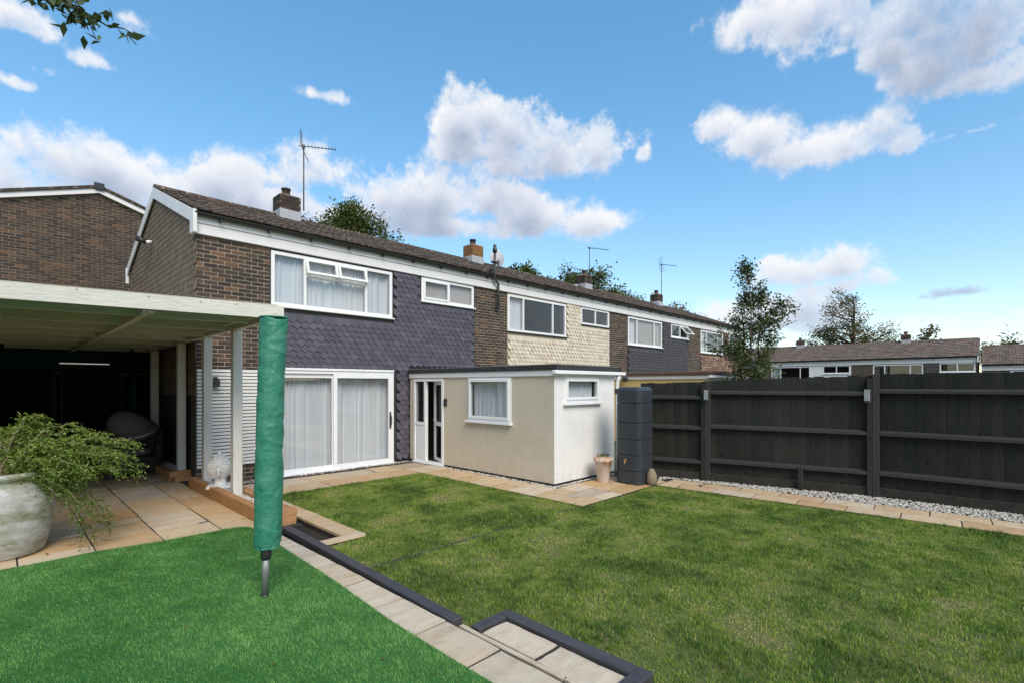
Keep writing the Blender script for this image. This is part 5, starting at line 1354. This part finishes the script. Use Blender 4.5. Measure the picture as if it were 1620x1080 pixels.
tree('low tree showing above the far end of the terrace roof', (47.5, 22.5, -.6), 10.2, .22,
     [(-1.2, 0, 8.8, 1.6, 1.6, 1.1, .7), (1.6, 0, 8.4, 1.5, 1.5, 1.0, .6), (4.2, -.5, 8.4, 1.0, 1.0, 1.0, .4)], 6500, .27, LEAF_RUST, 17, GT, clump=.5, limbs=16, aspect=.5)
tree('sapling top behind the cream house roof', (24.6, 22.6, -.2), 9.75, .12, [(0, 0, 9.1, 1.1, 1.1, .7, .6)], 1500, .3, LEAF_MID, 19, GT, clump=.35, limbs=14, aspect=.5)
tree('broad rust-tinged tree behind the distant terrace', (52.5, 9.0, -1.3), 11.7, .34,
     [(0, .6, 9.0, 1.6, 1.7, 2.0, .8), (0, 2.6, 7.6, 1.6, 1.9, 1.5, .7), (0, -1.6, 7.6, 1.7, 1.9, 1.5, .8), (0, .4, 7.2, 2.0, 3.2, 1.6, 1.0), (0, 1.0, 10.6, .8, .8, .7, .3), (0, -3.2, 6.4, 1.2, 1.1, .9, .4), (0, 4.3, 6.5, 1.2, 1.1, .9, .4)], 8200, .19, LEAF_RUST, 23, clump=.38, limbs=21, aspect=.5)
tree('small tree top beside the far right chimney', (50, 3.9, -1.3), 7.6, .12, [(0, 0, 6.6, .7, .7, .8, .5)], 420, .30, LEAF_RUST, 29, clump=.3, limbs=12)
tree('distant tree tips above the lower far roof', (60, -.6, -1.3), 7.3, .2, [(0, 0, 6.0, 2.4, 3.2, .9, .8), (0, -3.6, 5.9, 1.6, 1.8, .9, .5)], 2600, .32, LEAF_DARK, 31, clump=.5, limbs=14)
def bush(label, base, R, n, size, mat, seed):
    g = random.Random(seed); T = thing('shrub', label, 'shrub', base); m = MB(); P = []
    for i in range(26):
        d = Vector((g.gauss(0, 1), g.gauss(0, 1), abs(g.gauss(.8, .6)))).normalized(); e = Vector((d.x*R[0], d.y*R[1], d.z*R[2]))
        m.tube([(0, 0, 0), tuple(e*.5 + Vector((0, 0, .1))), tuple(e)], [.018, .012, .004], 5)
        for _ in range(n//26): P.append(tuple(e*g.uniform(.6, 1.05) + Vector((g.gauss(0, .11), g.gauss(0, .11), g.gauss(0, .09)))))
    m.build('stem', BARK, T); leaves_at(T, 'foliage', np.array(P), size, mat, np.clip(RNG.normal(.5, .2, len(P)), 0, 1), aspect=.55)
bush('bright leafy shrub at the foot of the garden tree', (13.55, 4.45, -.07), (.85, .85, 2.75), 3600, .085, LEAF_MID, 4)
# tree standing left of the frame whose branch hangs into the top of the view
def overhang():
    T = thing('tree', 'leafy branch tip hanging into the top left of the sky', 'tree', (-2.2, 4.6, -.07)); g = random.Random(8)
    m = MB(); m.tube([(0, 0, .0), (.05, 0, 1.6), (.1, 0, 3.2), (.25, .05, 4.6), (.3, .1, 5.6)], [.13, .12, .10, .07, .03], 10)
    m.tube([(.2, .03, 4.1), (.9, .1, 4.75), (1.7, .32, 4.90), (2.30, .22, 4.70), (2.76, -.12, 4.38)], [.05, .04, .025, .013, .005], 7)
    P = []; D = []
    ends = []
    for i in range(17):
        t = g.uniform(.55, 1); a = Vector((2.15, .30, 4.74)).lerp(Vector((2.80, -.16, 4.36)), (t-.55)/.45)
        e = a + Vector((g.gauss(.06, .10), g.gauss(-.06, .10), g.uniform(-.20, .08))); m.tube([a, (a+e)/2 + Vector((0, 0, .02)), e], [.006, .004, .002], 4)
        for q in range(11):
            f = q/10; p = a.lerp(e, f) + Vector((g.gauss(0, .025), g.gauss(0, .025), g.gauss(-.01, .025))); P.append(tuple(p)); D.append(tuple((e-a).normalized()*.6 + Vector((g.gauss(0, .6), g.gauss(0, .6), -.4))))
    for q in range(160):                                        # the rest of its crown, out of view
        p = Vector((.25 + g.gauss(0, .5), g.gauss(0, .5), 5.4 + g.gauss(0, .35))); P.append(tuple(p)); D.append((g.gauss(0, 1), g.gauss(0, 1), -.3))
    m.build('trunk', BARK, T, True); leaves_at(T, 'crown', np.array(P), .085, LEAF_DARK, np.clip(RNG.normal(.35, .2, len(P)), 0, 1), aspect=.48, dirs=np.array(D), up=.5)
overhang()

P = np.concatenate([np.c_[rect_pts(60, 2.6, 8.0, -.5, 4.2), np.full(60, .034)], np.c_[rect_pts(22, -.6, 1.9, 1.8, 6.3), np.full(22, .132)], np.c_[rect_pts(26, .2, 2.2, 6.6, 10), np.full(26, .108)], np.c_[rect_pts(16, 6.0, 8.4, 4.4, 5.4), np.full(16, .030)]])
V, F = leaf_quads(P, .034, up=3.0, aspect=.6); o = np_mesh('leaf_litter', V, F, LEAF_RUST, None, np.repeat(RNG.uniform(.3, 1, len(P)), 4), kind='stuff'); tag(o, 'small fallen leaves scattered over lawn and paving', 'leaves')
# green frame, black sheets for glass, at the back of the carport
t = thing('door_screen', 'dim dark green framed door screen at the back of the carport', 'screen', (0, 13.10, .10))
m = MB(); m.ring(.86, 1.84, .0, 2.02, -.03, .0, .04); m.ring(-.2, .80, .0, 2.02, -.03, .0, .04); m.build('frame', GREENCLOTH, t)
m = MB(); m.box(.90, 1.80, -.018, -.012, .04, 1.98); m.box(-.16, .76, -.018, -.012, .04, 1.98); m.build('pane', BLACKCLOTH, t)  # darkness put into the colour: black sheets, no glass reflections
